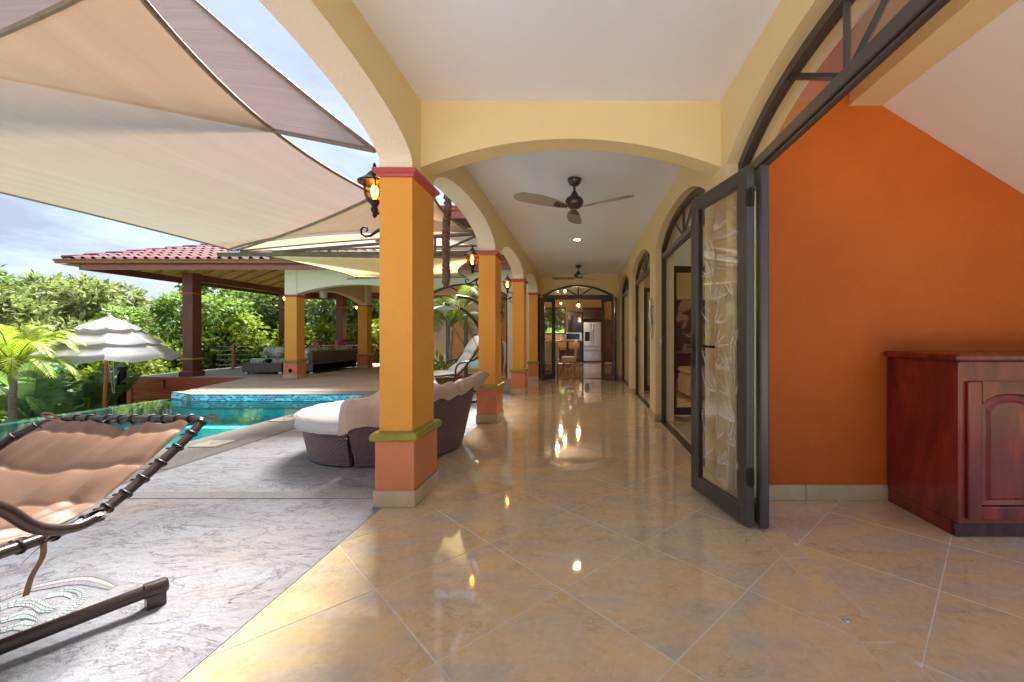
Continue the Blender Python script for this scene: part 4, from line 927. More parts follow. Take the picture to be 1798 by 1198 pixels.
pm.grid(lambda u, v: Vector((DC.x + .36 + .05*math.sin(math.pi*u) - .17*(v-.5), DC.y + .25 + .44*(u-.5), .52 + .34*(v-.5))) + Vector((.06*math.sin(math.pi*u)**.5*math.sin(math.pi*v)**.5, 0, -.02)), 14, 14)
tag(pm.build('pillow', MAT['canvas'], smooth='all'), 'white pillow leaning inside the round wicker day bed', 'pillow')

MAT['seam'] = M('dark brown seam thread', (.11,.06,.035), None, 20, .8)
# ================================================================ brown quilted lounger in the left foreground
lg = thing('lounger', 'brown quilted lounger laced to a dark tube frame in the left foreground', 'lounger', (-2.25, 1.4, 0))
XR, XL = -1.87, -2.70
prof_l = [(.55,.62),(.80,.54),(1.05,.475),(1.336,.458),(1.47,.455),(1.588,.465),(1.68,.50),(1.77,.55),(1.87,.61),(1.97,.675),(2.06,.735)]
def rail_z(y):
    for (a, za), (b, zb) in zip(prof_l, prof_l[1:]):
        if y <= b: return lerp(za, zb, (y-a)/(b-a))
    return prof_l[-1][1]
path = [Vector((XR, y, z)) for y, z in prof_l[:-1]] + [Vector((XR-.01, 2.045, .728)), Vector((XR-.05, 2.07, .742))] + [Vector((lerp(XR-.05, XL+.16, i/5), 2.07, .742)) for i in range(1,6)] + [Vector((XL+.06, 2.045, .728)), Vector((XL+.01, 1.97, .68))] + [Vector((XL, y, z)) for y, z in reversed(prof_l[:-1])]
def smooth_path(pts, n=6):
    out = []
    for i in range(len(pts)-1):
        p0, p1, p2, p3 = pts[max(i-1,0)], pts[i], pts[i+1], pts[min(i+2,len(pts)-1)]
        for k in range(n):
            t = k/n; out.append(.5*((2*p1) + (p2-p0)*t + (2*p0-5*p1+4*p2-p3)*t*t + (3*p1-p0-3*p2+p3)*t**3))
    return out + [pts[-1]]
sp2 = smooth_path(path, 4)
m = MB(); m.tube(sp2, .019, 12); m.build('frame_tube', MAT['tube'], lg, smooth=True)
acc = 0
for i in range(1, len(sp2)-1):            # elastic lacing loops round the tube
    acc += (sp2[i]-sp2[i-1]).length
    if acc > .062:
        acc = 0; t = (sp2[i+1]-sp2[i-1]).normalized(); inn = Vector((-2.285, sp2[i].y if sp2[i].y < 2.0 else 1.9, sp2[i].z)) - sp2[i]; inn.z = 0; inn.normalize()
        a = t.cross(Vector((0,0,1))).normalized(); b = t.cross(a)
        m = MB(); ring = [sp2[i] + (a*math.cos(q) + b*math.sin(q))*.0215 + t*.004*math.sin(q*2) for q in [2*math.pi*k/12 for k in range(13)]]
        m.tube(ring, .0045, 6); m.tube([sp2[i] + inn*.02, sp2[i] + inn*.05 + Vector((0,0,-.006))], .004, 5); m.build('lacing_loop', MAT['black'], lg, smooth=True)
rw = random.Random(21); wv = [(rw.uniform(8,26), rw.uniform(-9,9), rw.uniform(0,6.28), rw.uniform(.3,1)) for _ in range(16)]
def quilt(top):
    def S(u, v):
        x = lerp(XR-.055, XL+.055, u); y = lerp(.60, 2.035, v); z = rail_z(y) + .004
        ch = v*8.2; puff = abs(math.sin(math.pi*ch))**.45; ed = min(1, min(u, 1-u)/.06)**.5
        wr = sum(math.sin(k1*u + k2*v*2.2 + p_ + 2*math.sin(u*5+p_))*w_ for k1, k2, p_, w_ in wv)/16*2.2
        sag = -.035*math.sin(math.pi*u)
        mk = max(0, math.sin(4.1*u+1.3*ch+.7)*.6 + math.sin(7.3*u-.9*ch)*.5 + .25); fine = sum(math.sin(k_*(u + .035*ch) + p2 + 1.3*math.sin(3*u+ch+p2)) for k_, p2 in ((34,.2),(47,1.9),(61,4.1)))/3
        th = (.036*abs(math.sin(math.pi*ch))**.36 + .030*wr*(.55+.45*puff) + .013*fine*mk)*ed
        return (x, y + .008*wr*ed, z + sag + (th if top else -.018*ed))
    return S
m = MB(); m.grid(quilt(True), 130, 190); m.grid(quilt(False), 30, 60); qc = m.build('quilted_cushion', MAT['brown_cloth'], lg, smooth='all')
for k in range(1, 9):
    m = MB(); q_ = quilt(True); m.tube([Vector(q_(.02+.96*i/40, k/8.2)) + Vector((0,0,.0015)) for i in range(41)], .0028, 5); m.build('seam', MAT['seam'], qc, smooth=True)
arm = smooth_path([Vector(q) for q in ((-1.825,1.555,.472),(-1.825,1.50,.468),(-1.825,1.43,.490),(-1.825,1.375,.53),(-1.825,1.30,.62),(-1.83,1.18,.70),(-1.85,.95,.73),(-1.86,.62,.72))], 5)
m = MB(); m.tube(arm, .019, 12); m.build('arm_tube', MAT['tube'], lg, smooth=True)
m = MB(); m.rbox(-1.848, -1.812, 1.53, 1.60, .455, .495, .014); m.build('arm_hinge', MAT['tube'], lg, smooth=True)
m = MB(); m.lathe([(.008,0),(.008,.006),(.004,.008)], (0,0,0), 10); o = m.build('rivet', MAT['plastic'], lg, smooth=True, loc=(-1.812,1.575,.475)); o.rotation_euler = (0, R(90), 0)
m = MB(); m.tube([(-1.83,1.785,.075),(-2.06,1.455,.058),(-2.32,1.10,.05),(-2.6,.72,.05)], .027, 14); m.build('base_tube', MAT['tube'], lg, smooth=True)
m = MB(); dv = Vector((.23,.33,0)).normalized(); c0 = Vector((-1.83,1.785,.075)); m.tube([c0 - dv*.035, c0 + dv*.03, c0 + dv*.038], [.033,.033,.026], 14); nrm = Vector((-dv.y, dv.x, 0))
m.loft([[c0 + dv*a + nrm*b + Vector((0,0,z)) for a, b in ((-.03,-.024),(.03,-.024),(.03,.024),(-.03,.024))] for z in (-.074, -.02)]); m.build('foot_cap', MAT['tube'], lg, smooth=True)
m = MB(); m.tube([(-1.88,.85,.52),(-2.2,.92,.25),(-2.42,.97,.06)], .017, 10); m.tube([(-2.69,.85,.52),(-2.6,.88,.25),(-2.45,.93,.06)], .017, 10); m.build('support_tube', MAT['tube'], lg, smooth=True)
def ribbon(mb, pts, w, n_):
    pts = smooth_path([Vector(p) for p in pts], 5); mb.grid(lambda u, v: pts[int(round(u*(len(pts)-1)))] + Vector(n_)*w*(v-.5)*(1 if u < .9 else 1), len(pts), 2)
TIES = [
 ([(-1.852,1.43,.445),(-1.848,1.425,.40),(-1.853,1.40,.345),(-1.852,1.385,.29)], .016, (.5,.8,.1)), ([(-1.852,1.44,.445),(-1.85,1.40,.425),(-1.85,1.37,.40)], .010, (.2,.4,.8)),
 ([(-1.852,1.43,.45),(-1.84,1.46,.475),(-1.84,1.49,.47),(-1.85,1.46,.45),(-1.852,1.43,.447)], .010, (.9,.1,.3)), ([(-1.855,1.43,.45),(-1.88,1.40,.478),(-1.9,1.38,.474),(-1.87,1.41,.45)], .010, (.3,.8,.3)),
 ([(-1.87,2.06,.75),(-1.84,2.075,.765),(-1.815,2.07,.745)], .012, (.3,.3,.9)), ([(-1.87,2.06,.75),(-1.835,2.08,.742),(-1.82,2.08,.722)], .012, (.3,.3,.9)),
 ([(-2.56,2.04,.745),(-2.60,2.04,.775),(-2.64,2.03,.78),(-2.60,2.03,.755),(-2.52,2.03,.735)], .012, (.2,.7,.6))]
for pts_, w_, n_ in TIES:
    m = MB(); ribbon(m, pts_, w_, n_); m.build('cushion_tie', MAT['brown_cloth'], lg)

# ================================================================ mosaic inlay in the terrace
mos = thing('mosaic_inlay', 'pale green and grey mosaic of curved bands set in the terrace under the lounger', 'mosaic', (-2.4, 1.9, 0))
MAT['mos1'] = M('pale green mosaic', (.40,.46,.43), (.33,.39,.38), 9, .3, rand=True, bstr=.1); MAT['mos2'] = M('grey mosaic', (.29,.29,.32), (.24,.24,.27), 9, .35, rand=True, bstr=.1); MAT['mos3'] = M('cream mosaic', (.50,.44,.40), (.44,.38,.34), 9, .35, rand=True, bstr=.1)
def resample(pts, n):
    pts = [Vector((a, b)) for a, b in pts]; ds = [0]
    for a, b in zip(pts, pts[1:]): ds.append(ds[-1] + (b-a).length)
    out = []
    for i in range(n):
        s_ = ds[-1]*i/(n-1); k = max(j for j in range(len(ds)) if ds[j] <= s_ + 1e-9); k = min(k, len(pts)-2)
        out.append(pts[k].lerp(pts[k+1], (s_-ds[k])/(ds[k+1]-ds[k])))
    return out
def mz(u, v): q = G(u*.1819, 980 + v*.1819); return (q.x, q.y)
def band(outer, inner, n, rows, mats):
    o_ = resample([mz(*q) for q in outer], n+1); i_ = resample([mz(*q) for q in inner], n+1)
    gb_ = MB(); gb_.add([(*q, .0015) for q in o_] + [(*q, .0015) for q in i_], [(k, k+1, n+2+k, n+1+k) for k in range(n)]); gb_.build('grout_bed', MAT['agg'], mos)
    for r in range(rows):
        for k in range(n):
            sh = .5*(r % 2)/n; f0, f1 = r/rows, (r+1)/rows
            def at(kk, f): return o_[kk].lerp(i_[kk], f)
            q = [at(k,f0), at(k+1,f0), at(k+1,f1), at(k,f1)]; c_ = sum(q, Vector((0,0)))/4
            q = [c_ + (x-c_)*(1 - 0.0034/max(.006,(x-c_).length)) for x in q]
            m = MB(); m.prism([(x.x-c_.x, x.y-c_.y) for x in q], -.006, .0035); m.build('mosaic_piece', MAT[mats[r % len(mats)]], mos, loc=(c_.x, c_.y, 0))
band([(0,375),(200,290),(400,230),(600,180),(800,150),(950,155),(1080,200),(1150,255)], [(0,430),(180,355),(330,325),(500,295),(640,270),(780,262),(900,285),(1050,315)], 26, 3, ['mos2','mos3','mos2'])
band([(640,285),(760,290),(830,320),(835,390),(800,440),(700,520),(600,590),(450,655)], [(560,330),(660,330),(740,350),(750,390),(700,440),(620,520),(560,570),(440,600)], 18, 2, ['mos1'])
band([(460,350),(560,325),(640,330),(700,350)], [(440,400),(540,380),(600,370),(680,400)], 6, 1, ['mos1'])
band([(0,470),(100,420),(230,395),(330,390),(460,450),(560,480)], [(0,520),(80,485),(200,470),(290,480),(370,540),(470,530)], 12, 3, ['mos1'])
band([(0,600),(150,545),(260,495),(330,540),(380,570)], [(0,640),(150,600),(250,590),(330,610),(350,625)], 9, 2, ['mos1'])
band([(0,690),(150,640),(250,600),(350,620)], [(0,735),(120,700),(210,715),(280,700)], 7, 2, ['mos1'])
band([(760,500),(900,440),(1100,385),(1250,345)], [(720,545),(900,490),(1000,450),(1150,400)], 12, 2, ['mos3'])
for i in range(7):
    q = G(512 + i*5.2, 803 - i*1.1); m = MB(); m.rbox(-.022,.022,-.014,.014,-.004,.0035,.002); o = m.build('mosaic_piece', MAT['mos1'], mos, loc=(q.x, q.y, 0)); o.rotation_euler.z = .5

# ================================================================ white hanging chaise behind the day bed
hc = thing('hanging_chaise', 'white padded hanging chaise under a curved dark stand between the second column and palm', 'chaise', (-2.1, 7.4, 0))
for (yy, dz) in ((7.0, 0), (7.85, -.08)):
    pa = smooth_path([Vector(q) for q in ((-2.33,yy,1.82+dz),(-2.12,yy,1.80+dz),(-1.9,yy,1.68+dz),(-1.68,yy,1.42+dz),(-1.55,yy,1.0),(-1.56,yy,.5),(-1.75,yy,.12),(-2.1,yy,.045),(-2.7,yy,.045))], 5)
    m = MB(); m.tube(pa, .028, 10); m.build('arch_arm', MAT['tube'], hc, smooth=True)
    m = MB(); m.lathe([(.012,.03),(.03,.02),(.03,-.03),(.012,-.04)], (-2.33,yy,1.82+dz), 10); m.tube([(-2.30,yy,1.78+dz),(-2.30,yy,1.66+dz)], .008, 6); m.tube([Vector((-2.30+.022*math.cos(a), yy, 1.64+dz+.03*math.sin(a))) for a in [i*.6 for i in range(11)]], .006, 6); m.build('hook', MAT['steel'], hc, smooth=True)
m = MB(); m.tube([(-1.7,7.0,.06),(-1.7,7.85,.06)], .026, 8); m.tube([(-2.6,7.0,.045),(-2.6,7.85,.045)], .026, 8); m.build('base_bar', MAT['tube'], hc, smooth=True)
def pad(x0, z0, x1, z1, y0=7.12, y1=7.72):
    m = MB(); a = Vector((x0,0,z0)); b = Vector((x1,0,z1)); t = (b-a).normalized(); n_ = Vector((-t.z,0,t.x)); n_ = n_ if n_.z > 0 else -n_
    f_ = lambda sgn: (lambda u, v: a.lerp(b, u) + Vector((0, lerp(y0, y1, v), 0)) + n_*sgn*.045*(math.sin(math.pi*min(1,max(0,u)))**.4)*(math.sin(math.pi*v)**.25))
    m.grid(f_(1), 12, 12); m.grid(f_(-.5), 12, 12); m.build('pad', MAT['greycush'], hc, smooth='all')
pad(-2.03,.86,-1.80,1.17); pad(-2.14,.66,-1.96,.90); pad(-2.32,.52,-2.08,.70); pad(-2.75,.50,-2.30,.53)
for yy in (7.06, 7.79):
    m = MB(); m.tube(smooth_path([Vector(q) for q in ((-1.76,yy,1.20),(-2.0,yy,.86),(-2.3,yy,.50),(-2.5,yy,.47),(-2.85,yy,.47))], 4), .018, 8); m.tube(smooth_path([Vector(q) for q in ((-2.34,yy,.50),(-2.33,yy,.62),(-2.26,yy,.70),(-2.05,yy,.74),(-1.95,yy,.80))], 4), .016, 8); m.build('side_rail', MAT['tube'], hc, smooth=True)
m = MB(); m.tube([(-2.30,7.0,1.63),(-1.95,7.06,.95)], .006, 5); m.tube([(-2.30,7.85,1.55),(-1.95,7.79,.95)], .006, 5); m.build('hanger', MAT['tube'], hc)
m = MB(); m.grid(lambda u, v: (lerp(-2.62,-2.28,u), lerp(7.3,8.2,v), 1.62 + .06*math.sin(math.pi*u) + .02*math.sin(math.pi*v)), 10, 10); m.build('sun_canopy', MAT['canvas'], hc, smooth='all')

hc.rotation_euler.z = R(32)
# ================================================================ market umbrella on the lower garden
uc = Vector((-10.68, 9.4, -1.06)); um = thing('market_umbrella', 'three tiered off white market umbrella on a wooden pole in the garden', 'umbrella', uc)
m = MB(); m.tube([uc + Vector((-.16,0,-.1)), uc + Vector((-.12,0,.55))], .036, 10); m.build('lower_pole', MAT['white'], um, smooth=True)
m = MB(); m.tube([uc + Vector((-.12,0,.54)), uc + Vector((0,0,2.6))], .033, 10); m.build('pole', MAT['plankpost'], um, smooth=True)
m = MB(); m.tube([uc + Vector((-.125,0,.50)), uc + Vector((-.12,0,.58))], .045, 10); m.build('pole_collar', MAT['iron'], um, smooth=True)
def tier(r0, z0, r1, z1, drop):
    n = 8
    def S(u, v):
        a = u*2*math.pi + .2; k = a*n/(2*math.pi); f_ = abs((k % 1) - .5)*2      # 1 at ribs, 0 mid panel
        r = lerp(r0, r1, v)*(math.cos(math.pi/n)/math.cos(((k % 1)-.5)*2*math.pi/n))*(1 - .015*(1-f_)*v); z = lerp(z0, z1, v**.88) - .035*(1-f_**2)*math.sin(math.pi*v*.6) - drop*(max(0,(v-.86)/.14))*(.6+.4*(1-f_))
        return uc + Vector((r*math.cos(a), r*math.sin(a), z))
    m = MB(); m.grid(S, 97, 14); return m
for (r0,z0,r1,z1,dr) in ((.03,2.68,.52,2.42,.03),(.38,2.40,.87,2.10,.035),(.74,2.10,1.17,1.80,.12)):
    tier(r0,z0,r1,z1,dr).build('canopy_tier', MAT['umbrella'], um, smooth=True)
m = MB(); m.lathe([(.045,2.64),(.04,2.68),(.02,2.70),(.026,2.72),(.006,2.75)], uc, 12); m.build('finial', MAT['white'], um, smooth=True)
for i in range(8):
    a = .2 + i*math.pi/4; m = MB(); m.tube([uc + Vector((.04*math.cos(a), .04*math.sin(a), 2.36)), uc + Vector((1.0*math.cos(a), 1.0*math.sin(a), 1.76))], .011, 5); m.build('rib', MAT['plankpost'], um)
m = MB(); m.tube(smooth_path([uc + Vector(q) for q in ((.02,-.05,1.75),(.10,-.05,1.2),(.13,-.05,.98),(.17,-.05,1.0),(.14,-.05,1.7))], 5), .007, 5); m.build('pulley_cord', MAT['rope'], um)
m = MB(); m.tube([(-12.5,11.3,-2.2),(-12.5,11.3,.30)], .09, 12); m.lathe([(.1,.29),(.1,.33),(.02,.36)], (-12.5,11.3,0), 12); tag(m.build('dark_bollard', MAT['black'], smooth=True), 'dark round post standing behind the umbrella near the deck corner', 'post')

# ================================================================ pavilion furniture
def sofa(name, label, x0, x1, y0, y1, back, arm_ends=True):
    # back: side on which the tall wicker back stands
    r = thing(name, label, 'sofa', ((x0+x1)/2, (y0+y1)/2, 0), 'pavilion sofas'); w = .13
    m = MB(); m.rbox(x0, x1, y0, y1, .07, .30, .012); m.build('seat_base', MAT['wicker_dark'], r)
    if back == 'x1': m = MB(); m.rbox(x1-w, x1, y0-.002, y1+.002, .068, .69, .015)
    else: m = MB(); m.rbox(x0-.002, x1+.002, y1-w, y1, .068, .69, .015)
    m.build('back_panel', MAT['wicker_dark'], r)
    if back == 'x1': ln = y1-y0; k = 3
    else: ln = x1-x0; k = 2
    for i in range(k):
        s0 = i*ln/k + .015; s1 = (i+1)*ln/k - .015
        m = MB()
        if back == 'x1': m.rbox(x0+.01, x1-w-.01, y0+s0, y0+s1, .301, .44, .04)
        else: m.rbox(x0+s0, x0+s1, y0+.01, y1-w-.01, .301, .44, .04)
        m.build('seat_cushion', MAT['floral'], r, smooth=True)
        m = MB()
        if back == 'x1': m.rbox(x1-w-.19, x1-w-.005, y0+s0, y0+s1, .441, .80, .05)
        else: m.rbox(x0+s0, x0+s1, y1-w-.19, y1-w-.005, .441, .80, .05)
        m.build('back_cushion', MAT['floral'], r, smooth=True)
    for (a, b) in ((x0+.06,y0+.06),(x1-.06,y0+.06),(x0+.06,y1-.06),(x1-.06,y1-.06)):
        m = MB(); m.rbox(a-.05, a+.05, b-.05, b+.05, .001, .068, .004); m.build('leg', MAT['steel'], r)
    return r
sofa('wicker_sofa', 'long dark wicker sofa with tropical cushions, its back turned to the patio', -9.05, -8.25, 12.75, 15.25, 'x1')
sofa('wicker_sofa', 'dark wicker loveseat with tropical print cushions behind the pavilion column', -10.75, -9.35, 13.4, 14.3, 'y1')
ct = thing('coffee_table', 'low dark wicker coffee table in front of the loveseat', 'coffee table', (-9.8, 12.95, 0))
m = MB(); m.rbox(-10.35, -9.15, 12.65, 13.2, .07, .33, .012); m.build('body', MAT['wicker_dark'], ct)
m = MB(); m.rbox(-10.34, -9.16, 12.66, 13.19, .331, .345, .005); m.build('glass_top', MAT['glass'], ct)
for a in (-10.28, -9.22):
    m = MB(); m.rbox(a-.06, a+.06, 12.70, 12.8, .001, .069, .004); m.build('leg', MAT['steel'], ct)
tp_ = thing('potted_plant', 'small spiky plant in a dark pot on the coffee table', 'plant', (-9.72, 12.9, .346))
m = MB(); m.lathe([(.05,.346),(.09,.38),(.10,.42),(.085,.45)], (-9.72,12.9,0), 12); m.build('pot', MAT['black'], tp_, smooth=True)
m = MB()
for i in range(16):
    a = i*2.4; q = Vector((-9.72,12.9,.44)); m.add([q + Vector((.012*math.sin(a),-.012*math.cos(a),0)), q - Vector((.012*math.sin(a),-.012*math.cos(a),0)), q + Vector((math.cos(a)*.14, math.sin(a)*.14, .30))], [(0,1,2)])
m.build('leaves', MAT['leaf_mid'], tp_)
def dining_chair(name, label, x, y, rz, mat='cherry', splat=True, group='pavilion dining chairs'):
    r = thing(name, label, 'chair', (0,0,0), group)
    m = MB(); m.rbox(-.22,.22,-.22,.22,.43,.47,.012); m.build('seat', MAT[mat], r)
    for sx in (-1,1):
        m = MB(); m.tube([(sx*.19,-.19,0),(sx*.19,-.19,.43)], .02, 6); m.build('leg', MAT[mat], r)
        m = MB(); m.tube([(sx*.19,.20,0),(sx*.19,.20,.45),(sx*.20,.26,1.02)], .021, 6); m.build('back_post', MAT[mat], r)
    m = MB(); m.rbox(-.22,.22,.235,.275,.95,1.03,.01); m.build('top_rail', MAT[mat], r)
    if splat: m = MB(); m.rbox(-.08,.08,.225,.25,.47,.95,.005); m.build('splat', MAT['plank'], r)
    else:
        for k in range(6):
            m = MB(); x_ = -.16+k*.064; m.tube([(x_,.21,.47),(x_*1.1,.255,.96)], .010, 5); m.build('spindle', MAT[mat], r)
    return place(r, (x, y, 0), rz)
dining_chair('dining_chair', 'wooden dining chair just right of the pavilion column', -10.95, 16.9, 0.1)
dining_chair('dining_chair', 'second wooden dining chair with red splat behind the sofa', -10.15, 16.9, -.1)
dining_chair('spindle_chair', 'spindle back armchair beside the rear pavilion column', -9.0, 16.3, 1.0, 'cherry_dark', False)
dining_chair('spindle_chair', 'spindle back chair nearest the rear wood post', -9.3, 17.1, -.5, 'cherry_dark', False)
tb = thing('dining_table', 'dark dining table behind the pavilion sofa', 'table', (-10.0, 17.5, 0))
m = MB(); m.rbox(-11.2, -8.9, 17.2, 18.0, .73, .78, .01); m.build('top', MAT['cherry_dark'], tb)
for (a, b) in ((-11.1,17.3),(-9.0,17.3),(-11.1,17.9),(-9.0,17.9)):
    m = MB(); m.tube([(a,b,0),(a,b,.73)], .04, 8); m.build('leg', MAT['cherry_dark'], tb)
br_ = thing('bar_counter', 'dark wood bar counter right of the rear pavilion column', 'counter', (-7.2, 16.6, 0))
m = MB(); m.rbox(-7.9, -5.6, 16.4, 17.0, .02, .94, .01); m.build('body', MAT['cherry_dark'], br_); m = MB(); m.rbox(-7.95, -5.55, 16.33, 17.05, .941, .985, .01); m.build('top', MAT['cherry_dark'], br_)
for i in range(4):
    m = MB(); m.rbox(-7.82+i*.56, -7.32+i*.56, 16.385, 16.399, .12, .86, .005); m.build('panel', MAT['cherry_dark'], br_)
pf = thing('pavilion_fan', 'white pendant fan lamp under the pavilion roof', 'fan', (-9.2, 14.4, 2.5))
m = MB(); c_ = P(568, 516, 14.4); m.lathe([(.02,1.0),(.02,.14),(.10,.12),(.12,.0),(.11,-.14),(.02,-.16)], c_, 14); m.build('body', MAT['white'], pf, smooth=True)
for i in range(4):
    a = .4 + i*math.pi/2; m = MB(); d_ = Vector((math.cos(a), math.sin(a), 0)); n_ = Vector((-d_.y, d_.x, .15)); m.loft([[c_ + d_*.1 + n_*.05 + Vector((0,0,.12)), c_ + d_*.1 - n_*.05 + Vector((0,0,.12)), c_ + d_*.1 - n_*.05 + Vector((0,0,.128)), c_ + d_*.1 + n_*.05 + Vector((0,0,.128))], [c_ + d_*.65 + n_*.07 + Vector((0,0,.12)), c_ + d_*.65 - n_*.07 + Vector((0,0,.12)), c_ + d_*.65 - n_*.07 + Vector((0,0,.128)), c_ + d_*.65 + n_*.07 + Vector((0,0,.128))]]); m.build('blade', MAT['deck'], pf)

# ================================================================ kitchen
fr = thing('refrigerator', 'stainless french door refrigerator at the back of the kitchen', 'refrigerator', (.47, 18.7, 0))
m = MB(); m.rbox(.07, .87, 18.72, 19.38, .03, 1.80, .01); m.build('body', MAT['steel'], fr)
for (x0,x1,z0,z1,nm) in ((.075,.465,.74,1.80,'door'),(.475,.865,.74,1.80,'door'),(.075,.865,.565,.73,'drawer'),(.075,.865,.05,.555,'drawer')):
    m = MB(); m.rbox(x0,x1,18.65,18.715,z0,z1,.012); o = m.build(nm, MAT['steel'], fr)
    m = MB()
    if nm == 'door': hx = x1-.05 if x0 < .3 else x0+.05; m.tube([(hx,18.65,.86),(hx,18.60,.88),(hx,18.60,1.66),(hx,18.65,1.68)], .014, 8)
    else: m.tube([(x0+.06,18.65,z1-.05),(x0+.08,18.60,z1-.05),(x1-.08,18.60,z1-.05),(x1-.06,18.65,z1-.05)], .014, 8)
    m.build('handle', MAT['steel'], o, smooth=True)
m = MB(); m.rbox(.14,.36,18.642,18.65,.95,1.36,.004); m.build('dispenser', MAT['black'], fr)
def cupboard(name, label, x0, x1, y0, y1, z0, z1, nd_, glass=False):
    r = thing(name, label, 'cupboard', (x0, y0, z0)); m = MB(); m.rbox(x0,x1,y0+.02,y1,z0,z1,.006); m.build('carcass', MAT['cherry_dark'], r); w = (x1-x0)/nd_
    m = MB(); m.rbox(x0-.02,x1+.02,y0-.02,y1,z1+.001,z1+.06,.015); m.build('cornice', MAT['cherry_dark'], r)
    for i in range(nd_):
        a, b = x0+i*w+.008, x0+(i+1)*w-.008; m = MB(); m.rbox(a,b,y0,y0+.019,z0+.015,z1-.015,.004); o = m.build('door', MAT['cherry_dark'], r)
        m = MB(); m.rbox(a+.06,b-.06,y0-.006,y0-.0005,z0+.08,z1-.08,.004); m.build('panel', MAT['screen'] if glass else MAT['cherry_dark'], o)
        hx = b-.03 if i % 2 == 0 else a+.03; m = MB(); m.tube([(hx,y0-.03,z0+.06),(hx,y0-.03,z0+.2)], .008, 6); m.build('handle', MAT['steel'], o)
    return r
cupboard('wall_cupboard', 'dark cherry wall cupboard with glass doors left of the refrigerator', -.63, .03, 19.0, 19.39, 1.36, 2.22, 2, True)
cupboard('wall_cupboard', 'dark cherry cupboard above the refrigerator', .05, .95, 18.75, 19.39, 1.93, 2.40, 2)
cupboard('base_cupboard', 'dark cherry base cupboard below the kitchen counter', -1.8, .03, 18.75, 19.39, .05, .86, 4)
cupboard('tall_cupboard', 'dark cherry tall cupboard right of the refrigerator', .92, 2.0, 18.8, 19.39, .05, 1.86, 2)
m = MB(); m.rbox(-1.85, .045, 18.70, 19.395, .93, .965, .01); tag(m.build('countertop', MAT['leather']), 'tan stone countertop along the kitchen back wall', 'countertop')
mw = thing('microwave', 'steel microwave with dark blue door on the kitchen counter', 'microwave', (-.35, 18.9, .966)); m = MB(); m.rbox(-.74,.02,18.85,19.3,.967,1.34,.012); m.build('case', MAT['steel'], mw); m = MB(); m.rbox(-.70,-.10,18.84,18.849,1.02,1.28,.004); m.build('door', MAT['screen'], mw)
pv = thing('vase', 'white ceramic vase on the kitchen counter by the window', 'vase', (-.92, 19.0, .966)); m = MB(); m.lathe([(.05,0),(.075,.08),(.06,.2),(.04,.27),(.05,.3)], (-.92,18.95,.966), 14); m.build('body', MAT['white'], pv, smooth=True)
def slip_chair(label, x, y, rz):
    r = thing('slipcovered_chair', label, 'chair', (0,0,0), 'slipcovered kitchen chairs')
    m = MB(); m.rbox(-.24,.24,-.25,.22,.40,.50,.03); m.rbox(-.245,.245,-.255,.225,.33,.41,.01); m.build('seat', MAT['slip'], r, smooth=True)
    m = MB(); n = 12; ring = [(-.235,.42),(.235,.42)] + [(.235*math.cos(math.pi*i/n), .86 + .18*math.sin(math.pi*i/n)) for i in range(n+1)]
    m.loft([[(a, .17+.02*(z-.4), z) for a, z in ring], [(a*1.02, .20+.02*(z-.4), z) for a, z in ring], [(a, .25+.04*(z-.4), z) for a, z in ring]]); m.build('back', MAT['slip'], r, smooth=True)
    for sx in (-1,1):
        for sy in (-1,1):
            m = MB(); m.tube([(sx*.20,sy*.19,0),(sx*.20,sy*.19,.34)], .017, 6); m.build('leg', MAT['rattan'], r, smooth=True)
        m = MB(); m.tube([(sx*.2,-.19,.06),(sx*.2,.19,.30)], .010, 5); m.tube([(sx*.2,.19,.06),(sx*.2,-.19,.30)], .010, 5); m.build('cross_brace', MAT['rattan'], r)
    m = MB(); m.tube([(-.2,-.19,.05),(.2,.19,.30)], .010, 5); m.tube([(-.2,-.19,.08),(.2,-.19,.08)], .012, 5); m.build('stretcher', MAT['rattan'], r)
    return place(r, (x, y, 0), rz)
slip_chair('white slipcovered chair in the middle of the kitchen doorway, turned sideways', -.42, 13.7, R(-90))
slip_chair('white slipcovered chair behind the left kitchen door leaf, back to the loggia', -.93, 12.55, R(180))
slip_chair('white slipcovered chair seen through the glass doors of the wing', -2.45, 12.9, R(160))
kt = thing('kitchen_table', 'dark wood table between the slipcovered chairs', 'table', (-1.2, 13.4, 0)); m = MB(); m.rbox(-2.0,-.74,12.9,14.3,.74,.78,.01); m.build('top', MAT['cherry_dark'], kt)
for (a, b) in ((-.80,12.96),(-.80,14.2),(-1.94,12.96),(-1.94,14.2)):
    m = MB(); m.tube([(a,b,0),(a,b,.74)], [.018,.03], 8); m.build('leg', MAT['steel'], kt, smooth=True)
for i, (x, lab) in enumerate(((-.86, 'rattan bar stool nearest the kitchen window'), (-.32, 'rattan bar stool in front of the refrigerator side of the counter'))):
    r = thing('bar_stool', lab, 'stool', (x, 17.6, 0), 'kitchen bar stools'); m = MB(); m.rbox(x-.2,x+.2,17.45,17.85,.60,.66,.03); m.build('seat', MAT['leather'], r, smooth=True)
    m = MB(); m.loft([[(x-.22+.44*j/8, 17.42-.05*math.sin(math.pi*j/8), z) for j in range(9)] + [(x+.22-.44*j/8, 17.46-.05*math.sin(math.pi*j/8), z) for j in range(9)] for z in (.68,.74,.90,.93)]); m.build('back', MAT['leather'], r, smooth=True)
    for (a, b) in ((-.17,17.49),(.17,17.49),(-.17,17.81),(.17,17.81)): m = MB(); m.tube([(x+a*1.1,b,0),(x+a,b,.60)], .017, 6); m.build('leg', MAT['rattan'], r)
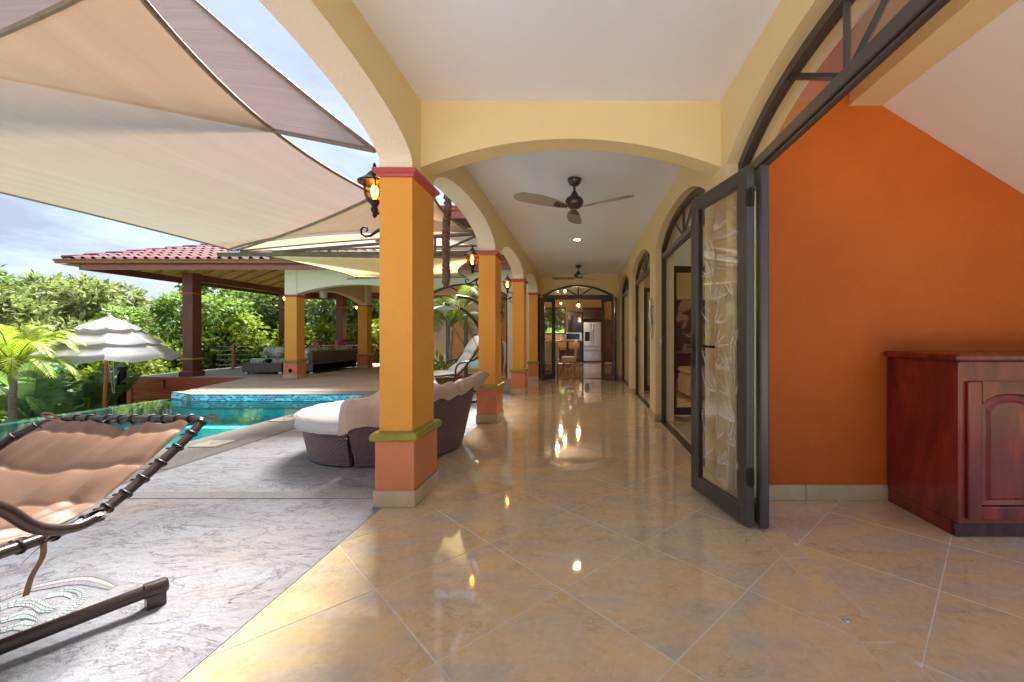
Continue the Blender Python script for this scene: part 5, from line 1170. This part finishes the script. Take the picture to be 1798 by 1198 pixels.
for i, (px, py, D, lab) in enumerate(((1015.5,536,14.0,'amber globe pendant lamp hanging at the middle of the kitchen doorway'), (985,533,15.0,'small lantern pendant at the left of the kitchen doorway'), (979,509,14.0,'high globe pendant behind the kitchen fan light, at its left end'), (992,511,15.5,'second high globe pendant behind the kitchen fan light'))):
    c_ = P(px, py, D); r = thing('pendant_lamp', lab, 'pendant lamp', c_, 'kitchen pendants'); rr_ = .085 if i != 1 else .06
    m = MB(); m.tube([c_ + Vector((0,0,rr_)), (c_.x, c_.y, 3.1)], .006, 6); m.lathe([(.03,rr_+.05),(.035,rr_),(.03,rr_-.02)], c_, 10); m.build('cord', MAT['iron'], r)
    m = MB(); m.lathe([(rr_*math.sin(math.pi*k/12)+.001, rr_*math.cos(math.pi*k/12)) for k in range(13)], c_, 16); m.build('globe', MAT['clear'], r, smooth='all')
    m = MB(); m.lathe([(.4*rr_*math.sin(math.pi*k/8)+.001, .55*rr_*math.cos(math.pi*k/8)) for k in range(9)], c_, 10); m.build('bulb', MAT['bulb2'], r, smooth='all')
    point('pendant_light', c_ + Vector((0,0,-.14)), 1.5, (1,.82,.6), .05)
# living room glimpsed through the doorways
of = thing('leather_ottoman', 'tan leather ottoman inside the living room doorway', 'ottoman', (2.3, 7.6, 0)); m = MB(); m.rbox(1.94,2.75,7.6,8.4,.05,.44,.03); m.build('base', MAT['leather'], of, smooth=True); m = MB(); m.rbox(1.93,2.76,7.59,8.41,.441,.56,.045); m.build('cushion', MAT['leather'], of, smooth=True)
m = MB(); m.rbox(2.35,3.45,11.26,11.298,.75,2.15,.01); o = m.build('framed_picture', MAT['picture']); tag(o, 'dark plumeria flower picture on the living room end wall', 'picture')
cn_ = thing('console', 'dark wood console table below the flower picture', 'console', (2.6, 11.0, 0)); m = MB(); m.rbox(2.1,3.6,10.85,11.24,.66,.72,.01); m.build('top', MAT['cherry_dark'], cn_); m = MB(); m.rbox(2.15,3.55,10.88,11.22,.06,.655,.01); m.build('body', MAT['cherry_dark'], cn_)

# ================================================================ planting
def leaf_cloud(name, blobs, n, ln, wd, mat, seed=0, droop=.3, shell=.55):
    rg = np.random.default_rng(seed); bl = np.array([(*c, r, rz) for c, r, rz in blobs], float)
    w = bl[:,3]**2; w /= w.sum(); idx = rg.choice(len(bl), n, p=w); B = bl[idx]
    d = rg.normal(size=(n,3)); d /= np.linalg.norm(d, axis=1, keepdims=True); rad = (shell + (1-shell)*rg.random(n))**.7
    bumpy = 1 + .22*np.sin(d[:,0]*7 + idx)*np.sin(d[:,1]*6 + 2*idx) + .12*np.sin(d[:,2]*13 + idx)
    P_ = B[:,:3] + d*(rad*bumpy)[:,None]*np.stack([B[:,3], B[:,3], B[:,4]], 1)
    keep = rg.random(n) < .42 + .58*(np.sin(P_[:,0]*2.9+seed)*np.sin(P_[:,1]*2.7)*np.sin(P_[:,2]*3.4+1.3) > -.16)
    P_, d = P_[keep], d[keep]; n = len(P_)
    a = d*.8 + rg.normal(size=(n,3))*.75; a[:,2] -= droop; a /= np.linalg.norm(a, axis=1, keepdims=True)
    u = rg.normal(size=(n,3)); u[:,2] += .9; s_ = np.cross(a, u); s_ /= np.linalg.norm(s_, axis=1, keepdims=True)+1e-9; nn = np.cross(s_, a)
    L_ = ln*(.6 + .8*rg.random(n))[:,None]; W_ = wd*(.6 + .8*rg.random(n))[:,None]
    v = np.stack([P_, P_ + a*L_*.5 + s_*W_ + nn*W_*.25, P_ + a*L_, P_ + a*L_*.5 - s_*W_ + nn*W_*.25], 1).reshape(-1,3)
    me = bpy.data.meshes.new(name); me.vertices.add(4*n); me.vertices.foreach_set('co', v.ravel().astype(np.float32))
    me.loops.add(4*n); me.loops.foreach_set('vertex_index', np.arange(4*n, dtype=np.int32)); me.polygons.add(n)
    me.polygons.foreach_set('loop_start', np.arange(0, 4*n, 4, dtype=np.int32)); me.update(calc_edges=True); me.materials.append(MAT[mat]); return me
def tree_mesh(seed, h, r, mat, n=10000, ln=.33, wd=.068):
    rg = random.Random(seed); blobs = []; tr = MB()
    tr.tube([(0,0,0),(.08,.03,h*.3),(-.03,.08,h*.55),(.02,0,h*.8)], [.16,.13,.09,.04], 8)
    for k in range(15):
        a = k*2.4 + rg.uniform(-.4,.4); zz = h*rg.uniform(.32,.98); q = r*rg.uniform(.35,.85)*(1.05-.5*abs(zz/h-.6)); c_ = Vector((math.cos(a)*q, math.sin(a)*q, zz))
        blobs.append((tuple(c_), r*rg.uniform(.26,.44), r*rg.uniform(.2,.34)))
        tr.tube([(0,.03,h*rg.uniform(.25,.5)), c_*.55 + Vector((0,0,zz*.3)), c_], [.06,.035,.012], 5)
    return tr.mesh('trunk', MAT['bark'], True), leaf_cloud('crown', blobs, n, ln, wd, mat, seed)
KIND = {'a': tree_mesh(1, 6.6, 2.9, 'leaf_olive'), 'b': tree_mesh(2, 6.6, 2.8, 'leaf_dark', ln=.27), 'c': tree_mesh(3, 6.0, 2.7, 'leaf_mid', ln=.30), 'd': tree_mesh(4, 4.0, 2.2, 'leaf_lime', 9000, .24, .06)}
def tree(kind, x, y, s_, rz, label, z=-2.3, group='garden trees'):
    r = thing('shrub' if kind == 'd' else 'tree', label, 'shrub' if kind == 'd' else 'tree', (x, y, z), group); r.rotation_euler.z = rz; r.scale = (s_, s_, s_)
    for nm, me in zip(('trunk', 'crown'), KIND[kind]):
        o = bpy.data.objects.new(nm, me); C.objects.link(o); o.parent = r
TR = [('b',-23.5,15.5,1.03,.3,'dark tree at the far left edge'), ('a',-19.3,14.5,.94,1.2,'olive leaved tree behind the umbrella'), ('a',-22.0,19.0,1.0,2.2,'olive leaved tree rising behind the young palm'), ('c',-15.8,16.5,.98,.7,'mid green tree just left of the front wood post'),
      ('b',-17.0,20.5,1.1,4.0,'dark tree showing above the pavilion gutter corner'), ('b',-13.2,22.5,1.12,5.1,'dark airy tree behind the pavilion, right of the front wood post'), ('c',-20.5,11.5,.72,3.0,'low green tree behind the palm crown'), ('c',-10.2,23.0,1.05,2.6,'green tree behind the pavilion dining chairs'),
      ('b',-7.0,24.5,1.1,1.0,'dark tree behind the bar counter'), ('c',-29,23,1.15,.2,'distant green tree at the left horizon'), ('a',-3.8,25,1.1,.9,'tree beyond the wing roof'), ('c',-1.4,24,.95,2.0,'green tree seen through the kitchen window'), ('c',-16.8,12.4,.62,5.5,'small bushy tree between the umbrella and the deck corner'),
      ('b',-27,12,1.0,2.4,'dark tree outside the left edge of the view'), ('a',-25.5,21,1.1,3.4,'olive tree in the second row at the left'), ('b',-18.6,26,1.25,1.7,'tall tree far behind the pavilion corner')]
for a in TR: tree(a[0], a[1], a[2], a[3]*(.82 if a[1] < -14 else 1.0), *a[4:])
SH = [('d',-14.9,17.2,.95,.5,'lime green shrub left of the pavilion column'), ('d',-12.3,19.6,.9,1.9,'bright lime shrub behind the cable railing'), ('d',-10.0,20.6,.95,3.3,'lime shrub behind the dining table'), ('d',-7.2,20.4,.9,4.4,'lime shrub right of the rear pavilion column'), ('d',-0.9,21.5,.8,.3,'bright shrub outside the kitchen window'), ('d',-14.6,14.2,.72,2.5,'lime shrub at the left end of the deck'), ('d',-17.8,15.5,.75,5.2,'lime shrub at the foot of the trees')]
for a in SH: tree(*a, z=-2.2, group='lime shrubs')
# ---- feathery palms
def frond(mb, root, az_, length, rise, droop, lw, n=34, lp=.34, rnd=random.Random(1)):
    d = Vector((math.cos(az_), math.sin(az_), 0)); s_ = Vector((-d.y, d.x, 0)); pts = []
    for i in range(n+1):
        t = i/n; pts.append(Vector(root) + d*length*(t*.92) + Vector((0,0, rise*math.sin(t*1.9) - droop*t*t*length)))
    mb.tube(pts[::2], [.014*(1-.8*i/(n/2)) for i in range(len(pts[::2]))], 4, 1)
    for i in range(3, n+1):
        t = i/n; T = (pts[i]-pts[i-1]).normalized(); l_ = lp*length*math.sin(math.pi*(.12+.83*t))**.7
        for sg in (-1,1):
            dir_ = (s_*sg*.8 + T*.75 + Vector((0,0,.32 - .55*t + rnd.uniform(-.12,.12)))).normalized(); b0 = pts[i]; w_ = T*lw
            mid = b0 + dir_*l_*.55; tip = b0 + dir_*l_ + Vector((0,0,-.22*l_))
            mb.add([b0 - w_*.5, b0 + w_*.5, mid + w_*.6, tip, mid - w_*.6], [(0,1,2,4),(4,2,3)])
def palm(label, base, h, nf, ln, mat, cat='palm', lean=(0,0), pot=False, seed=1, group=None, tr=.06):
    rnd = random.Random(seed); r = thing('palm_tree', label, cat, base, group); base = Vector(base); top = base + Vector((lean[0], lean[1], h))
    m = MB(); pts = [base.lerp(top, i/14) + Vector((.02*math.sin(i*.6),0,0)) for i in range(15)]; m.tube(pts, [tr*(1.15-.35*i/14)*(1.06 if i % 2 else .97) for i in range(15)], 10); m.build('trunk', MAT['bark'], r, smooth=True)
    if not pot: m = MB(); m.tube([top - Vector((0,0,.28)), top - Vector((0,0,.1)), top + Vector((0,0,.14))], [tr*.95, tr*1.15, tr*.6], 10); m.build('crownshaft', MAT['leaf_lime'], r, smooth=True)
    for i in range(nf):
        m = MB(); a = i*2.399 + rnd.uniform(-.2,.2); up = rnd.uniform(.1,1); frond(m, top + Vector((0,0,.05)), a, ln*rnd.uniform(.8,1.1), ln*(.25+.75*up), .3+.35*(1-up), .026*ln/1.1, rnd=rnd); m.build('frond', [MAT[mat], MAT['leaf_olive']], r)
    return r
palm('young bright green palm with a pale ringed trunk at the left edge of the garden', (-10.85, 7.95, -1.1), 1.62, 21, 1.0, 'palm', lean=(-.03,.0), seed=4, tr=.055)
palm('feathery potted palm seen behind the day bed, left of the hanging chaise', (-2.62, 8.35, .25), 1.05, 14, .95, 'palm_dark', pot=True, seed=8, tr=.03)
m = MB(); m.lathe([(.14,0),(.19,.22),(.22,.36),(.20,.37),(.17,.30)], (-2.62,8.35,0), 18); tag(m.build('plant_pot', MAT['pot'], smooth=True), 'terracotta pot holding the feathery palm', 'pot')
# ---- banana like plants
def banana_leaf(root, az_, stalk, length, width, bend, roll=0, torn=0, seed=0):
    rnd = random.Random(seed); d = Vector((math.cos(az_), math.sin(az_), 0)); s_ = Vector((-d.y, d.x, 0)); root = Vector(root); m = MB()
    def spine(t): return root + Vector((0,0,1))*(stalk + length)*t*(1 - .28*bend*t) + d*(stalk + length)*bend*t*t*.75
    t0 = stalk/(stalk+length); m.tube([spine(t0*i/4) for i in range(5)] + [spine(lerp(t0,1,i/10)) for i in range(1,11)], [.03]*5 + [.022*(1-.08*i) for i in range(1,11)], 5, 1)
    n = 26
    for sg in (-1,1):
        sd_ = (s_*math.cos(roll)*sg + Vector((0,0,1))*math.sin(roll)*sg*.5).normalized(); prev = None
        for i in range(n+1):
            t = i/n; w_ = width*(math.sin(math.pi*min(1,t*.93+.07))**.55)*(1 - .1*t); c_ = spine(lerp(t0,1,t)); out = sd_*w_ - d*.18*w_ + Vector((0,0,.16*w_ + .02*math.sin(t*40)))
            row = [c_, c_ + out*.5 + Vector((0,0,.02*math.sin(i*2.1))), c_ + out + Vector((0,0,-.12*w_))]
            if prev and not (torn and rnd.random() < torn): m.add([*prev, *row], [(0,1,4,3),(1,2,5,4)])
            prev = row
    return m
def banana(label, x, y, z, nl, h, seed, group='banana like plants by the garden'):
    rnd = random.Random(seed); r = thing('banana_plant', label, 'plant', (x, y, z), group)
    for i in range(nl):
        a = seed + i*2.399; banana_leaf((x+rnd.uniform(-.15,.15), y+rnd.uniform(-.15,.15), z), a, h*rnd.uniform(.3,.5), h*rnd.uniform(.6,.8), h*rnd.uniform(.16,.22), rnd.uniform(.15,.75), rnd.uniform(-.3,.3), .12, seed*10+i).build('leaf', [MAT['banana'], MAT['leaf_lime']], r)
banana('broad leaved plant behind the palm trunk', -13.1, 9.9, -1.4, 6, 1.75, 1)
banana('broad leaved plant left of the umbrella pole', -12.7, 10.4, -1.4, 6, 1.8, 2)
banana('tall paddle leaved plant behind the umbrella pole', -12.75, 11.0, -1.35, 5, 1.5, 3)
banana('broad leaved plant nearest the pool edge under the umbrella', -11.9, 9.3, -1.4, 6, 1.2, 4)
banana('large leaved plant at the left edge beyond the flowers', -14.2, 10.6, -1.5, 6, 2.0, 5)
banana('paddle leaved plant behind the deck corner post', -13.9, 12.9, -1.5, 4, 1.9, 9)
banana('banana plant behind the pavilion sofa', -8.7, 19.8, -2.0, 7, 4.2, 6); banana('banana plant right of the rear pavilion column', -6.9, 19.4, -2.0, 6, 4.3, 7); banana('banana plant outside the kitchen window', -1.1, 20.6, -1.6, 6, 3.2, 8)
# ---- flowering shrub and low planting
for i, (x, y, z, s_, lab) in enumerate(((-11.9,7.9,-1.15,.62,'leafy shrub with small coral red flowers beside the palm trunk'), (-11.0,6.9,-1.2,.5,'low flowering shrub at the bottom left of the garden'))):
    r = thing('flowering_shrub', lab, 'shrub', (x, y, z), 'flowering shrubs'); rg = random.Random(40+i)
    blobs = [((x+rg.uniform(-.5,.5)*s_*2, y+rg.uniform(-.5,.5)*s_*2, z+rg.uniform(.25,1.0)*s_*1.2), .34*s_*1.3, .3*s_*1.3) for _ in range(11)]
    link('leaves', leaf_cloud('leaves', blobs, 2600, .11, .026, 'leaf_mid', 60+i), r)
    for k in range(15):
        c_, rr_, _ = blobs[rg.randrange(11)]; a = rg.uniform(0,6.28); q = Vector(c_) + Vector((math.cos(a)*rr_*.7, -abs(math.sin(a))*rr_*.9, rr_*rg.uniform(.3,1.1))); m = MB()
        for j in range(9):
            b = j*2.4; pz = Vector((math.cos(b)*.024*(j/9)**.5*1.5, math.sin(b)*.024*(j/9)**.5*1.5, .012*math.cos(j))) ; m.lathe([(.004,-.006),(.014,0),(.005,.008)], q+pz, 5)
        m.tube([Vector(c_), q], .004, 4); m.build('flower_head', MAT['flower'], r)
r = thing('leafy_pot_plant', 'small bright leafy plant in a pot beside the hanging chaise', 'plant', (-2.78, 7.9, 0)); m = MB(); m.lathe([(.08,0),(.11,.2),(.12,.24),(.10,.24)], (-2.78,7.9,.12), 12); m.build('pot', MAT['pot'], r, smooth=True)
link('leaves', leaf_cloud('leaves', [((-2.78,7.9,.55),.17,.2)], 130, .18, .04, 'leaf_lime', 77), r)
gc = leaf_cloud('ground_cover', [((rx, ry, -1.15 - .9*max(0,(-13-rx)/9)), .8, .32) for rx, ry in [(random.uniform(-20,-9.6), random.uniform(3.5,11.5)) for _ in range(60)]], 16000, .16, .035, 'leaf_mid', 91)
o = link('ground_cover', gc); o['kind'] = 'stuff'; o['label'] = 'mixed green ground cover below the pool edge'; o['category'] = 'ground cover'
uw = leaf_cloud('undergrowth', [((rx, ry, -1.6), 1.6, 1.25) for rx, ry in [(random.uniform(-30,2), random.uniform(21,30)) for _ in range(46)]] + [((rx, ry, -1.3), 1.2, 1.1) for rx, ry in [(random.uniform(-24,-14.2), random.uniform(11.5,19)) for _ in range(30)]], 42000, .24, .05, 'leaf_dark', 92)
o = link('undergrowth', uw); o['kind'] = 'stuff'; o['label'] = 'dense green undergrowth between the tree trunks'; o['category'] = 'undergrowth'
